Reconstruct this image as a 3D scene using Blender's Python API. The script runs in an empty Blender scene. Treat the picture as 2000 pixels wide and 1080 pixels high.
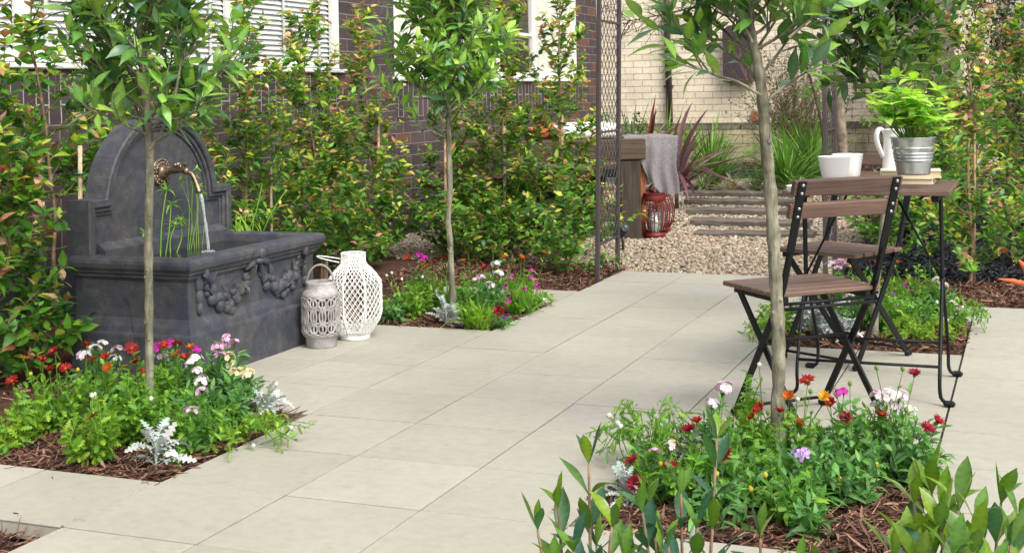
import bpy, math, random
import numpy as np
from math import sin, cos, pi, radians, sqrt, atan2

C = bpy.context.scene
COL = C.collection
rng = np.random.default_rng(7)
EXPO, SKY, SUN = 1.1, .15, 1.05

# ------------------------------------------------------------------ camera model (the survey of the place)
F_, HY, YAW, CH, CX, CY, ROLL = 2560.8, 183.5, -.3791, 1.0586, 2.279, -2.621, -.02

def ray(px, py):
    rr = (px - 1000) / F_; uu = (HY - py) / F_
    r = rr * cos(ROLL) - uu * sin(ROLL); z = rr * sin(ROLL) + uu * cos(ROLL)
    return np.array([r * cos(YAW) + sin(YAW), -r * sin(YAW) + cos(YAW), z])
CAM = np.array([CX, CY, CH])
def at(px, py, d): return CAM + d * ray(px, py)
def gnd(px, py, z=0.0):
    v = ray(px, py); return CAM + v * ((z - CH) / v[2])
def aty(px, py, y):
    v = ray(px, py); return CAM + v * ((y - CY) / v[1])
def atx(px, py, x):
    v = ray(px, py); return CAM + v * ((x - CX) / v[0])
def depth(p): return (p[0] - CX) * sin(YAW) + (p[1] - CY) * cos(YAW)

# ------------------------------------------------------------------ helpers: meshes
def nrm(v):
    v = np.asarray(v, float); n = np.linalg.norm(v, axis=-1, keepdims=True)
    return v / np.maximum(n, 1e-9)

class MB:
    """collects vertices, faces, vertex tints and material slots; build() links them as one mesh object"""
    def __init__(s): s.v = []; s.c = []; s.f = []; s.n = 0
    def add(s, v, f, col=(1, 1, 1), mat=0, smooth=False):
        v = np.asarray(v, float); k = len(v)
        col = np.asarray(col, float)
        if col.ndim == 1: col = np.tile(col, (k, 1))
        s.v.append(v); s.c.append(col)
        if isinstance(f, np.ndarray): s.f.append((f + s.n, mat, smooth))
        else:
            by = {}
            for q in f: by.setdefault(len(q), []).append(q)
            for q in by.values(): s.f.append((np.array(q, int) + s.n, mat, smooth))
        s.n += k
        return s
    def build(s, name, mats, parent=None, origin=None, local=False, link=True):
        if not s.v: s.add(np.zeros((3, 3)), np.array([[0, 1, 2]]))
        V = np.concatenate(s.v); CC = np.concatenate(s.c)
        if not isinstance(mats, (list, tuple)): mats = [mats]
        off = np.zeros(3)
        if origin is not None: off = np.asarray(origin, float)
        elif parent is not None and not local: off = wloc(parent)
        V = V - off
        me = bpy.data.meshes.new(name)
        sizes = np.concatenate([np.full(len(f), f.shape[1]) for f, _, _ in s.f])
        loops = np.concatenate([f.ravel() for f, _, _ in s.f])
        mi = np.concatenate([np.full(len(f), m) for f, m, _ in s.f])
        sm = np.concatenate([np.full(len(f), b) for f, _, b in s.f])
        me.vertices.add(len(V)); me.loops.add(len(loops)); me.polygons.add(len(sizes))
        me.vertices.foreach_set('co', V.astype(np.float32).ravel())
        me.loops.foreach_set('vertex_index', loops.astype(np.int32))
        st = np.concatenate([[0], np.cumsum(sizes)[:-1]])
        me.polygons.foreach_set('loop_start', st.astype(np.int32))
        me.polygons.foreach_set('loop_total', sizes.astype(np.int32))
        me.polygons.foreach_set('material_index', mi.astype(np.int32))
        me.polygons.foreach_set('use_smooth', sm.astype(bool))
        at_ = me.attributes.new('tint', 'FLOAT_COLOR', 'POINT')
        at_.data.foreach_set('color', np.concatenate([CC, np.ones((len(CC), 1))], 1).astype(np.float32).ravel())
        for m in mats: me.materials.append(m)
        me.update(calc_edges=True); me.validate()
        o = bpy.data.objects.new(name, me)
        COL.objects.link(o)
        if origin is not None: o.location = off
        if parent is not None: o.parent = parent
        return o

def wloc(o):
    p = np.zeros(3)
    while o is not None: p = p + np.array(o.location); o = o.parent
    return p

def tag(o, label=None, cat=None, group=None, kind=None):
    if label: o['label'] = label
    if cat: o['category'] = cat
    if group: o['group'] = group
    if kind: o['kind'] = kind
    return o

def empty(name, loc, label, cat, group=None, rz=0.0):
    o = bpy.data.objects.new(name, None); COL.objects.link(o)
    o.empty_display_size = .1
    o.location = [float(x) for x in loc]; o.rotation_euler = (0, 0, rz)
    return tag(o, label, cat, group)

def copy_tree(o, parent=None):
    c = o.copy(); COL.objects.link(c)
    if parent is not None: c.parent = parent
    for ch in list(o.children): copy_tree(ch, c)
    return c

BOXF = np.array([[0, 3, 2, 1], [4, 5, 6, 7], [0, 1, 5, 4], [1, 2, 6, 5], [2, 3, 7, 6], [3, 0, 4, 7]])
def box(mb, x0, x1, y0, y1, z0, z1, col=(1, 1, 1), mat=0, M=None, bev=0.0):
    """box with optional chamfered edges (24 vertices) and an optional 3x3+offset frame M=(R, t)"""
    if bev <= 0:
        v = np.array([[x0, y0, z0], [x1, y0, z0], [x1, y1, z0], [x0, y1, z0], [x0, y0, z1], [x1, y0, z1], [x1, y1, z1], [x0, y1, z1]], float)
        f = BOXF
    else:
        v = []; idx = {}
        lo = (x0, y0, z0); hi = (x1, y1, z1)
        b = min(bev, .49 * min(x1 - x0, y1 - y0, z1 - z0))
        for sx in (0, 1):
            for sy in (0, 1):
                for sz in (0, 1):
                    s = (sx, sy, sz)
                    for ax in range(3):
                        p = []
                        for k in range(3):
                            e = hi[k] if s[k] else lo[k]
                            p.append(e if k == ax else e + (-b if s[k] else b))
                        idx[(s, ax)] = len(v); v.append(p)
        f = []
        for ax in range(3):
            o1, o2 = [(1, 2), (2, 0), (0, 1)][ax]
            for sd in (0, 1):
                q = []
                for a, c in ((0, 0), (1, 0), (1, 1), (0, 1)):
                    s = [0, 0, 0]; s[ax] = sd; s[o1] = a; s[o2] = c
                    q.append(idx[(tuple(s), ax)])
                f.append(q if sd else q[::-1])
        for ax in range(3):                                   # edges along axis ax
            o1, o2 = [(1, 2), (2, 0), (0, 1)][ax]
            for a in (0, 1):
                for c in (0, 1):
                    s0 = [0, 0, 0]; s1 = [0, 0, 0]; s0[ax] = 0; s1[ax] = 1
                    s0[o1] = s1[o1] = a; s0[o2] = s1[o2] = c
                    q = [idx[(tuple(s0), o1)], idx[(tuple(s1), o1)], idx[(tuple(s1), o2)], idx[(tuple(s0), o2)]]
                    f.append(q if a == c else q[::-1])
        for sx in (0, 1):
            for sy in (0, 1):
                for sz in (0, 1):
                    s = (sx, sy, sz); q = [idx[(s, 0)], idx[(s, 1)], idx[(s, 2)]]
                    f.append(q if (sx + sy + sz) % 2 else q[::-1])
        v = np.array(v)
    if M is not None: v = v @ np.asarray(M[0]).T + np.asarray(M[1])
    mb.add(v, f, col, mat)
    return mb

def rotz(a): return np.array([[cos(a), -sin(a), 0], [sin(a), cos(a), 0], [0, 0, 1]])
def frame(x, y, z): return np.array([x, y, z]).T               # columns = axes

def tube(mb, pts, r, n=6, col=(1, 1, 1), mat=0, smooth=True, closed=False, flat=None, cap=True):
    pts = np.asarray(pts, float); m = len(pts)
    r = np.broadcast_to(np.asarray(r, float), (m,))
    t = np.gradient(pts, axis=0)
    if closed: t = np.roll(pts, -1, 0) - np.roll(pts, 1, 0)
    t = nrm(t)
    u = np.zeros((m, 3)); a = np.array([0, 0, 1.0])
    if abs(t[0] @ a) > .9: a = np.array([1.0, 0, 0])
    for i in range(m):
        a = a - (a @ t[i]) * t[i]; a = a / max(np.linalg.norm(a), 1e-9); u[i] = a
    w = np.cross(t, u)
    ang = np.arange(n) * 2 * pi / n + pi / n
    ru = r[:, None, None]; rw = r[:, None, None] * (1 if flat is None else flat)
    v = pts[:, None] + ru * np.cos(ang)[None, :, None] * u[:, None] + rw * np.sin(ang)[None, :, None] * w[:, None]
    v = v.reshape(-1, 3); f = []
    k = np.arange(n)
    for i in range(m if closed else m - 1):
        j = (i + 1) % m
        f.append(np.stack([i * n + k, i * n + (k + 1) % n, j * n + (k + 1) % n, j * n + k], 1))
    f = np.concatenate(f)
    if isinstance(col, np.ndarray) and col.ndim == 2: col = np.repeat(col, n, 0)
    mb.add(v, f, col, mat, smooth)
    if cap and not closed:
        base = mb.n - len(v)
        mb.f.append((np.array([[base + q for q in range(n)][::-1]]), mat, False))
        mb.f.append((np.array([[base + (m - 1) * n + q for q in range(n)]]), mat, False))
    return mb

def bar(mb, a, b, w, h, col=(1, 1, 1), mat=0, side=(1, 0, 0), bev=0.0):
    a = np.asarray(a, float); b = np.asarray(b, float)
    z = b - a; L = np.linalg.norm(z); z = z / L
    x = np.asarray(side, float); x = nrm(x - (x @ z) * z); y = np.cross(z, x)
    box(mb, -w / 2, w / 2, -h / 2, h / 2, 0, L, col, mat, (frame(x, y, z), a), bev)

def lathe(mb, prof, c=(0, 0, 0), n=24, col=(1, 1, 1), mat=0, axis=None, smooth=True, sx=1.0):
    prof = np.asarray(prof, float); m = len(prof)
    a = np.arange(n) * 2 * pi / n
    v = np.stack([prof[:, 0][:, None] * np.cos(a) * sx, prof[:, 0][:, None] * np.sin(a), np.repeat(prof[:, 1][:, None], n, 1)], -1).reshape(-1, 3)
    if axis is not None:
        z = nrm(axis); x = nrm(np.cross([0, 0, 1], z)) if abs(z[2]) < .95 else np.array([1., 0, 0]); y = np.cross(z, x)
        v = v @ frame(x, y, z).T
    v = v + np.asarray(c, float)
    k = np.arange(n); f = []
    for i in range(m - 1): f.append(np.stack([i * n + k, i * n + (k + 1) % n, (i + 1) * n + (k + 1) % n, (i + 1) * n + k], 1))
    mb.add(v, np.concatenate(f), col, mat, smooth)
    return mb

def ico(sub=1):
    t = (1 + 5 ** .5) / 2
    v = [(-1, t, 0), (1, t, 0), (-1, -t, 0), (1, -t, 0), (0, -1, t), (0, 1, t), (0, -1, -t), (0, 1, -t), (t, 0, -1), (t, 0, 1), (-t, 0, -1), (-t, 0, 1)]
    f = [(0, 11, 5), (0, 5, 1), (0, 1, 7), (0, 7, 10), (0, 10, 11), (1, 5, 9), (5, 11, 4), (11, 10, 2), (10, 7, 6), (7, 1, 8), (3, 9, 4), (3, 4, 2), (3, 2, 6), (3, 6, 8), (3, 8, 9), (4, 9, 5), (2, 4, 11), (6, 2, 10), (8, 6, 7), (9, 8, 1)]
    v = [tuple(nrm(np.array(p, float))) for p in v]
    for _ in range(sub):
        mid = {}; nf = []
        def m_(a, b):
            k = (min(a, b), max(a, b))
            if k not in mid: mid[k] = len(v); v.append(tuple(nrm((np.array(v[a]) + np.array(v[b])) / 2)))
            return mid[k]
        for a, b, c in f:
            x, y, z = m_(a, b), m_(b, c), m_(c, a); nf += [(a, x, z), (b, y, x), (c, z, y), (x, y, z)]
        f = nf
    return np.array(v), np.array(f)
ICO1 = ico(1); ICO2 = ico(2); ICO0 = ico(0)
def ball(mb, c, r, col=(1, 1, 1), mat=0, I=ICO2, R=None):
    v = I[0] * np.asarray(r, float)
    if R is not None: v = v @ np.asarray(R).T
    mb.add(v + np.asarray(c, float), I[1], col, mat, True)

def loft_rect(mb, rings, mat=0, col=(1, 1, 1), cap_top=False, cap_bot=False, nsub=1):
    """rings: (z, x0, x1, y0, y1)"""
    v = []
    for z, x0, x1, y0, y1 in rings: v += [[x0, y0, z], [x1, y0, z], [x1, y1, z], [x0, y1, z]]
    f = []
    for i in range(len(rings) - 1):
        for k in range(4): f.append([i * 4 + k, i * 4 + (k + 1) % 4, i * 4 + 4 + (k + 1) % 4, i * 4 + 4 + k])
    if cap_bot: f.append([3, 2, 1, 0])
    if cap_top: b = 4 * (len(rings) - 1); f.append([b, b + 1, b + 2, b + 3])
    mb.add(np.array(v), f, col, mat)

# ------------------------------------------------------------------ leaves in batches
def leaf_tmpl(widths, fold=.25, bend=.5, wave=0.0, vein=0.0):
    """a blade along +X, unit length, half widths given per station, folded on its midrib, drooping by bend"""
    n = len(widths) - 1; v = []
    for i, w in enumerate(widths):
        t = i / n
        if abs(bend) > 1e-3: x = sin(bend * t) / bend; z = -(1 - cos(bend * t)) / bend
        else: x, z = t, 0
        wv = wave * sin(t * 9)
        v += [[x, w, z, abs(w) * fold + wv * w], [x, 0, z, 0], [x, -w, z, abs(w) * fold - wv * w]]
    f = []
    for i in range(n):
        a = 3 * i
        f += [[a, a + 1, a + 4, a + 3], [a + 1, a + 2, a + 5, a + 4]]
    mid = np.concatenate([[e, 9, e] for e in (vein if i % 2 else -vein for i in range(n + 1))])
    return np.array(v), np.array(f), mid

OVAL = [.02, .34, .5, .42, .2, .01]
OBOV2 = list(np.interp(np.linspace(0, 9, 15), range(10), [.05, .13, .25, .37, .46, .5, .47, .36, .18, .01]))
LANCE = [.03, .28, .48, .5, .36, .14, .01]
OBOV = [.05, .13, .25, .37, .46, .5, .47, .36, .18, .01]
STRAP = [.7, .9, 1, 1, .95, .85, .65, .35, .02]
BLADE = [.8, 1, .9, .65, .02]
LOBED = [.06, .3, .1, .45, .12, .5, .14, .42, .12, .25, .02]
PETAL = [.2, .42, .5, .4, .08]
class Leaves:
    def __init__(s, tmpls, mat=0, rib=1.25):
        s.t = tmpls; s.P = []; s.D = []; s.U = []; s.L = []; s.W = []; s.C = []; s.mat = mat; s.rib = rib
    def add(s, p, d, u, L, W, c):
        s.P.append(p); s.D.append(d); s.U.append(u); s.L.append(L); s.W.append(W); s.C.append(c)
    def flush(s, mb):
        if not s.P: return
        P = np.array(s.P); X = nrm(np.array(s.D)); U = np.array(s.U); L = np.array(s.L); W = np.array(s.W); Cc = np.array(s.C)
        Y = np.cross(U, X); bad = np.linalg.norm(Y, axis=1) < 1e-4
        Y[bad] = np.cross(np.array([.3, .5, .8]), X[bad]); Y = nrm(Y); Z = np.cross(X, Y)
        pick = np.arange(len(P)) % len(s.t)
        for k, (tv, tf, mid) in enumerate(s.t):
            q = np.where(pick == k)[0]
            if not len(q): continue
            v = P[q][:, None] + (L[q][:, None] * tv[:, 0])[..., None] * X[q][:, None] + (W[q][:, None] * tv[:, 1])[..., None] * Y[q][:, None] \
                + (L[q][:, None] * tv[:, 2] + W[q][:, None] * tv[:, 3])[..., None] * Z[q][:, None]
            m = len(tv)
            f = (tf[None] + (np.arange(len(q)) * m)[:, None, None]).reshape(-1, 4)
            c = Cc[q][:, None] * np.where(mid == 9, s.rib, 1.0 + mid)[None, :, None]
            mb.add(v.reshape(-1, 3), f, np.clip(c.reshape(-1, 3), 0, 1), s.mat, True)
        s.P = []; s.D = []; s.U = []; s.L = []; s.W = []; s.C = []

def tm(widths, folds=(.25, .1, .4), bends=(.3, .7, 1.0), wave=0.0):
    return [leaf_tmpl(widths, f, b, wave) for f, b in zip(folds, bends)]
T_BAY = tm(LANCE, (.12, .25, .18, .1), (.25, .5, .8, -.2), .03)
T_SYZ = tm([.03, .42, .5, .25, .01], (.2, .3, .12), (.5, .9, .2))
T_GARD = [leaf_tmpl(OBOV2, f, b, .05, .17) for f, b in ((.18, .4), (.32, .8), (.22, .15), (.4, -.25))]
T_LOB = tm(LOBED, (.1, .2, .3), (.5, 1.0, .2))
T_LNC = tm([.05, .4, .5, .3, .01], (.2, .3, .1), (.6, 1.1, .2))
T_STRAP = tm(STRAP, (.35, .3, .4), (.5, 1.0, 1.6))
T_BLADE = tm(BLADE, (.3, .3, .3), (.4, .9, 1.5))
T_PET = tm(PETAL, (.1, .1), (.2, .5))
T_PAPY = tm([.6, 1, .8, .4, .02], (.2, .2), (.6, 1.4))

def rv(*s): return rng.uniform(*s)
def jit(c, a=.2):
    k = 1 + rng.uniform(-a, a); return np.clip(np.array(c) * k * (1 + rng.uniform(-.07, .07, 3)), 0.001, 1)
def mix(a, b, t): return np.array(a) * (1 - t) + np.array(b) * t
def rdir(elev0, elev1):
    a = rng.uniform(0, 2 * pi); e = radians(rng.uniform(elev0, elev1))
    return np.array([cos(a) * cos(e), sin(a) * cos(e), sin(e)])
def perp(d):
    a = rng.normal(size=3); a -= (a @ d) * d; return nrm(a)
def curve(p0, d, L, n=6, up=.3, wig=.08):
    """a growing line from p0 along d that bends upward by up and wanders by wig"""
    pts = [np.array(p0, float)]; d = nrm(np.array(d, float))
    for i in range(n):
        d = nrm(d + np.array([0, 0, up / n]) + rng.normal(size=3) * wig / sqrt(n))
        pts.append(pts[-1] + d * L / n)
    return np.array(pts)
def lerp_path(pts, t):
    s = np.concatenate([[0], np.cumsum(np.linalg.norm(np.diff(pts, axis=0), axis=1))]); s /= s[-1]
    return np.array([np.interp(t, s, pts[:, k]) for k in range(3)])
def tang(pts, t):
    a = lerp_path(pts, max(0, t - .03)); b = lerp_path(pts, min(1, t + .03)); return nrm(b - a)
def smooth_path(pts, n):
    pts = np.array(pts, float); m = len(pts); out = []
    for i in range(m - 1):
        p0 = pts[max(i - 1, 0)]; p1 = pts[i]; p2 = pts[i + 1]; p3 = pts[min(i + 2, m - 1)]
        for t in np.linspace(0, 1, n, endpoint=False):
            out.append(.5 * ((2 * p1) + (-p0 + p2) * t + (2 * p0 - 5 * p1 + 4 * p2 - p3) * t * t + (-p0 + 3 * p1 - 3 * p2 + p3) * t ** 3))
    out.append(pts[-1]); return np.array(out)

# ------------------------------------------------------------------ helpers: materials
class NT:
    def __init__(s, name):
        s.m = bpy.data.materials.new(name); s.m.use_nodes = True; s.t = s.m.node_tree; s.t.nodes.clear()
        s.out = s.n('ShaderNodeOutputMaterial')
    def n(s, typ, **kw):
        x = s.t.nodes.new(typ)
        for k, v in kw.items():
            if k.startswith('i_'): x.inputs[int(k[2:]) if k[2:].isdigit() else k[2:].replace('_', ' ')].default_value = v
            else: setattr(x, k, v)
        return x
    def l(s, a, b): s.t.links.new(a, b)
    def noise(s, scale, detail=4, rough=.55, vec=None, dist=0.0):
        x = s.n('ShaderNodeTexNoise'); x.inputs['Scale'].default_value = scale; x.inputs['Detail'].default_value = detail
        x.inputs['Roughness'].default_value = rough; x.inputs['Distortion'].default_value = dist
        if vec is not None: s.l(vec, x.inputs['Vector'])
        return x
    def ramp(s, fac, stops):
        x = s.n('ShaderNodeValToRGB'); e = x.color_ramp.elements
        while len(e) < len(stops): e.new(.5)
        for k, (p, c) in enumerate(stops): e[k].position = p; e[k].color = (*c, 1) if len(c) == 3 else c
        s.l(fac, x.inputs[0]); return x
    def mixc(s, a, b, fac, mode='MIX'):
        x = s.n('ShaderNodeMix', data_type='RGBA', blend_type=mode)
        for sock, v in ((x.inputs[6], a), (x.inputs[7], b), (x.inputs[0], fac)):
            if hasattr(v, 'is_linked') or hasattr(v, 'links'): s.l(v, sock)
            elif isinstance(v, (int, float)): sock.default_value = v
            else: sock.default_value = (*v, 1)
        return x.outputs[2]
    def obj(s): return s.n('ShaderNodeTexCoord').outputs['Object']
    def pos(s): return s.n('ShaderNodeNewGeometry').outputs['Position']
    def map(s, vec, scale=(1, 1, 1), rot=(0, 0, 0), loc=(0, 0, 0)):
        x = s.n('ShaderNodeMapping'); x.inputs['Scale'].default_value = scale; x.inputs['Rotation'].default_value = rot; x.inputs['Location'].default_value = loc
        s.l(vec, x.inputs['Vector']); return x.outputs[0]
    def tint(s): return s.n('ShaderNodeAttribute', attribute_name='tint').outputs['Color']
    def bump(s, h, strength=.3, dist=.01, norm=None):
        x = s.n('ShaderNodeBump'); x.inputs['Strength'].default_value = strength; x.inputs['Distance'].default_value = dist
        s.l(h, x.inputs['Height'])
        if norm is not None: s.l(norm, x.inputs['Normal'])
        return x.outputs[0]
    def bsdf(s, col=None, rough=.6, metal=0.0, spec=.5, normal=None, link=True, **kw):
        b = s.n('ShaderNodeBsdfPrincipled')
        if col is not None:
            if hasattr(col, 'links'): s.l(col, b.inputs['Base Color'])
            else: b.inputs['Base Color'].default_value = (*col, 1)
        if hasattr(rough, 'links'): s.l(rough, b.inputs['Roughness'])
        else: b.inputs['Roughness'].default_value = rough
        b.inputs['Metallic'].default_value = metal; b.inputs['Specular IOR Level'].default_value = spec
        if normal is not None: s.l(normal, b.inputs['Normal'])
        for k, v in kw.items(): b.inputs[k.replace('_', ' ')].default_value = v
        if link: s.l(b.outputs[0], s.out.inputs[0])
        return b

def m_leaf(name, rough=.45, trans=.3, spec=.4, boost=(1.5, 1.6, .8)):
    k = NT(name); t = k.tint()
    n = k.noise(60, 3, .6, k.pos())
    r = k.ramp(n.outputs[0], [(.3, (.82, .82, .82)), (.7, (1.12, 1.12, 1.12))])
    c = k.mixc(t, r.outputs[0], 1.0, 'MULTIPLY')
    b = k.bsdf(c, rough, 0, spec, link=False)
    tr = k.n('ShaderNodeBsdfTranslucent')
    c2 = k.mixc(c, boost, 1.0, 'MULTIPLY'); k.l(c2, tr.inputs[0])
    mx = k.n('ShaderNodeMixShader'); mx.inputs[0].default_value = trans
    k.l(b.outputs[0], mx.inputs[1]); k.l(tr.outputs[0], mx.inputs[2]); k.l(mx.outputs[0], k.out.inputs[0])
    return k.m
def m_plain(name, col, rough=.6, metal=0.0, spec=.5, var=.12, scale=12, bump=.15, bscale=60, **kw):
    k = NT(name); p = k.obj()
    n = k.noise(scale, 5, .6, p)
    lo = tuple(max(0, c * (1 - var)) for c in col); hi = tuple(min(1, c * (1 + var)) for c in col)
    c = k.ramp(n.outputs[0], [(.3, lo), (.7, hi)])
    nb = k.noise(bscale, 4, .6, p)
    k.bsdf(c.outputs[0], rough, metal, spec, k.bump(nb.outputs[0], bump, .004), **kw)
    return k.m
def m_tint(name, rough=.6, spec=.4, metal=0.0, bump=.0, bscale=50, var=.15):
    k = NT(name); n = k.noise(bscale, 4, .6, k.pos())
    r = k.ramp(n.outputs[0], [(.3, (1 - var,) * 3), (.7, (1 + var,) * 3)])
    c = k.mixc(k.tint(), r.outputs[0], 1.0, 'MULTIPLY')
    k.bsdf(c, rough, metal, spec, k.bump(n.outputs[0], bump, .004) if bump else None)
    return k.m
# ------------------------------------------------------------------ render settings, sky, sun, camera
sc = C
sc.render.engine = 'CYCLES'
sc.view_settings.view_transform = 'Standard'; sc.view_settings.look = 'None'
sc.view_settings.exposure = EXPO; sc.view_settings.gamma = 1
sc.cycles.max_bounces = 8; sc.cycles.transparent_max_bounces = 16; sc.cycles.use_denoising = True
SUN_EL, SUN_AZ = radians(48), radians(-38)          # azimuth measured from +X counter-clockwise: where the sun stands
w = bpy.data.worlds.new('World'); sc.world = w; w.use_nodes = True
nt = w.node_tree; nt.nodes.clear()
sky = nt.nodes.new('ShaderNodeTexSky'); sky.sky_type = 'NISHITA'; sky.sun_disc = False
sky.sun_elevation = SUN_EL; sky.sun_rotation = pi / 2 - SUN_AZ; sky.dust_density = 4; sky.air_density = 1.0; sky.ozone_density = 1
hs = nt.nodes.new('ShaderNodeHueSaturation'); hs.inputs['Saturation'].default_value = .2     # thin cloud: a paler sky
nt.links.new(sky.outputs[0], hs.inputs['Color'])
bg = nt.nodes.new('ShaderNodeBackground'); bg.inputs[1].default_value = SKY
wo = nt.nodes.new('ShaderNodeOutputWorld')
nt.links.new(hs.outputs[0], bg.inputs[0]); nt.links.new(bg.outputs[0], wo.inputs[0])
ld = bpy.data.lights.new('sun', 'SUN'); ld.energy = SUN; ld.angle = radians(24); ld.color = (1, .91, .79)
lo = bpy.data.objects.new('sun', ld); COL.objects.link(lo)
from mathutils import Vector, Matrix
sd = Vector((cos(SUN_AZ) * cos(SUN_EL), sin(SUN_AZ) * cos(SUN_EL), sin(SUN_EL)))
lo.rotation_euler = sd.to_track_quat('Z', 'Y').to_euler(); lo.location = (0, 0, 8)
cd = bpy.data.cameras.new('camera'); cd.sensor_width = 36; cd.lens = 36 * F_ / 2000; cd.shift_y = -(540 - HY) / 2000
cd.clip_start = .05; cd.clip_end = 300
co = bpy.data.objects.new('camera', cd); COL.objects.link(co)
fw = Vector((sin(YAW), cos(YAW), 0)); rt = Vector((cos(YAW), -sin(YAW), 0)); up = Vector((0, 0, 1))
Rr = rt * cos(ROLL) + up * sin(ROLL); Uu = -rt * sin(ROLL) + up * cos(ROLL)
Mx = Matrix((Rr, Uu, -fw)).transposed().to_4x4(); Mx.translation = Vector((CX, CY, CH))
co.matrix_world = Mx; sc.camera = co

# ------------------------------------------------------------------ materials
def m_paving():
    k = NT('pale_concrete_paver'); p = k.pos()
    n1 = k.noise(2.2, 6, .62, p, .4); n2 = k.noise(26, 5, .65, p); n3 = k.noise(420, 2, .5, p)
    ps = k.map(p, (3, 9, 1), (0, 0, .25)); n4 = k.noise(2.4, 6, .7, ps, 1.2)
    a = k.ramp(n1.outputs[0], [(.3, (.325, .310, .258)), (.55, (.358, .343, .289)), (.75, (.378, .364, .312))])
    b = k.ramp(n2.outputs[0], [(.28, (.89, .88, .86)), (.6, (1.03, 1.03, 1.03))])
    c = k.mixc(a.outputs[0], b.outputs[0], .8, 'MULTIPLY')
    s = k.ramp(n4.outputs[0], [(.58, (1, 1, 1)), (.68, (.80, .77, .71)), (.78, (.93, .91, .88))])
    c = k.mixc(c, s.outputs[0], .55, 'MULTIPLY')
    c = k.mixc(c, k.tint(), 1.0, 'MULTIPLY')
    g = k.ramp(n3.outputs[0], [(.3, (.9, .9, .9)), (.7, (1.06, 1.06, 1.06))])
    c = k.mixc(c, g.outputs[0], .6, 'MULTIPLY')
    k.bsdf(c, .72, 0, .3, k.bump(n2.outputs[0], .12, .004, k.bump(n3.outputs[0], .12, .002)))
    return k.m
M_PAVE = m_paving()

def m_brick(name, axes, bw, bh, mort, c1, c2, cm, patch=None, bumpd=.006, rock=0.0, rough=.75, rot=False, stain=None):
    """running bond brickwork; axes picks the two world axes that span the wall"""
    k = NT(name); p = k.pos(); sp = k.n('ShaderNodeSeparateXYZ'); k.l(p, sp.inputs[0]); cb = k.n('ShaderNodeCombineXYZ')
    k.l(sp.outputs[axes[0]], cb.inputs[0]); k.l(sp.outputs[axes[1]], cb.inputs[1])
    wob = k.noise(9, 3, .6, p); 
    bt = k.n('ShaderNodeTexBrick'); bt.offset = .5
    mv = k.n('ShaderNodeVectorMath', operation='SCALE'); 
    sb = k.n('ShaderNodeVectorMath', operation='SUBTRACT'); k.l(wob.outputs[1], sb.inputs[0]); sb.inputs[1].default_value = (.5, .5, .5)
    k.l(sb.outputs[0], mv.inputs[0]); mv.inputs['Scale'].default_value = .012
    ad = k.n('ShaderNodeVectorMath', operation='ADD'); k.l(cb.outputs[0], ad.inputs[0]); k.l(mv.outputs[0], ad.inputs[1])
    k.l(ad.outputs[0], bt.inputs['Vector'])
    bt.inputs['Scale'].default_value = 1; bt.inputs['Brick Width'].default_value = bw; bt.inputs['Row Height'].default_value = bh
    bt.inputs['Mortar Size'].default_value = mort; bt.inputs['Mortar Smooth'].default_value = .15
    bt.inputs['Color1'].default_value = (*c1, 1); bt.inputs['Color2'].default_value = (*c2, 1); bt.inputs['Mortar'].default_value = (*cm, 1)
    bt.inputs['Bias'].default_value = 0
    n1 = k.noise(38, 6, .65, p); n2 = k.noise(3.1, 4, .6, p)
    r1 = k.ramp(n1.outputs[0], [(.25, (.72, .72, .72)), (.7, (1.16, 1.15, 1.13))])
    c = k.mixc(bt.outputs[0], r1.outputs[0], .8, 'MULTIPLY')
    r2 = k.ramp(n2.outputs[0], [(.32, (.82, .82, .84)), (.68, (1.12, 1.1, 1.07))])
    c = k.mixc(c, r2.outputs[0], .8, 'MULTIPLY')
    if patch is not None:                                    # some whole bricks of another firing
        b2 = k.n('ShaderNodeTexBrick'); b2.offset = .5; k.l(ad.outputs[0], b2.inputs['Vector'])
        for nm in ('Scale', 'Brick Width', 'Row Height', 'Mortar Size', 'Mortar Smooth'): b2.inputs[nm].default_value = bt.inputs[nm].default_value
        b2.inputs['Color1'].default_value = (0, 0, 0, 1); b2.inputs['Color2'].default_value = (1, 1, 1, 1); b2.inputs['Mortar'].default_value = (0, 0, 0, 1)
        th = k.ramp(b2.outputs[0], [(.8, (0, 0, 0)), (.9, (1, 1, 1))])
        c = k.mixc(c, patch, th.outputs[0])
    if stain is not None:                                    # weathering streaks
        ns = k.noise(1.0, 5, .65, k.map(p, (5, 5, 1.2))); rs = k.ramp(ns.outputs[0], [(.45, (1, 1, 1)), (.62, stain)])
        c = k.mixc(c, rs.outputs[0], .8, 'MULTIPLY')
    inv = k.n('ShaderNodeMath', operation='SUBTRACT'); inv.inputs[0].default_value = 1; k.l(bt.outputs[1], inv.inputs[1])
    nb = k.bump(inv.outputs[0], 1.0, bumpd)
    n3 = k.noise(30 if rock else 90, 5, .65, p)
    nb = k.bump(n3.outputs[0], .35 + rock, .004 + .02 * rock, nb)
    k.bsdf(c, rough, 0, .35, nb)
    return k.m
M_PURP = m_brick('purple_clay_brick', (1, 2), .245, .0862, .0038, (.076, .054, .056), (.040, .029, .033), (.20, .18, .165), patch=(.125, .055, .04))
M_PURPX = m_brick('purple_clay_brick_return', (0, 2), .245, .0862, .0038, (.080, .052, .062), (.042, .029, .038), (.36, .33, .31))
M_SOLD = m_brick('purple_soldier_brick', (2, 1), .30, .0862, .0045, (.08, .054, .062), (.046, .032, .040), (.36, .33, .31))
M_CREAM = m_brick('cream_split_brick', (0, 2), .24, .0862, .005, (.80, .715, .56), (.70, .62, .475), (.46, .40, .30), rock=.35, bumpd=.008)
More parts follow.
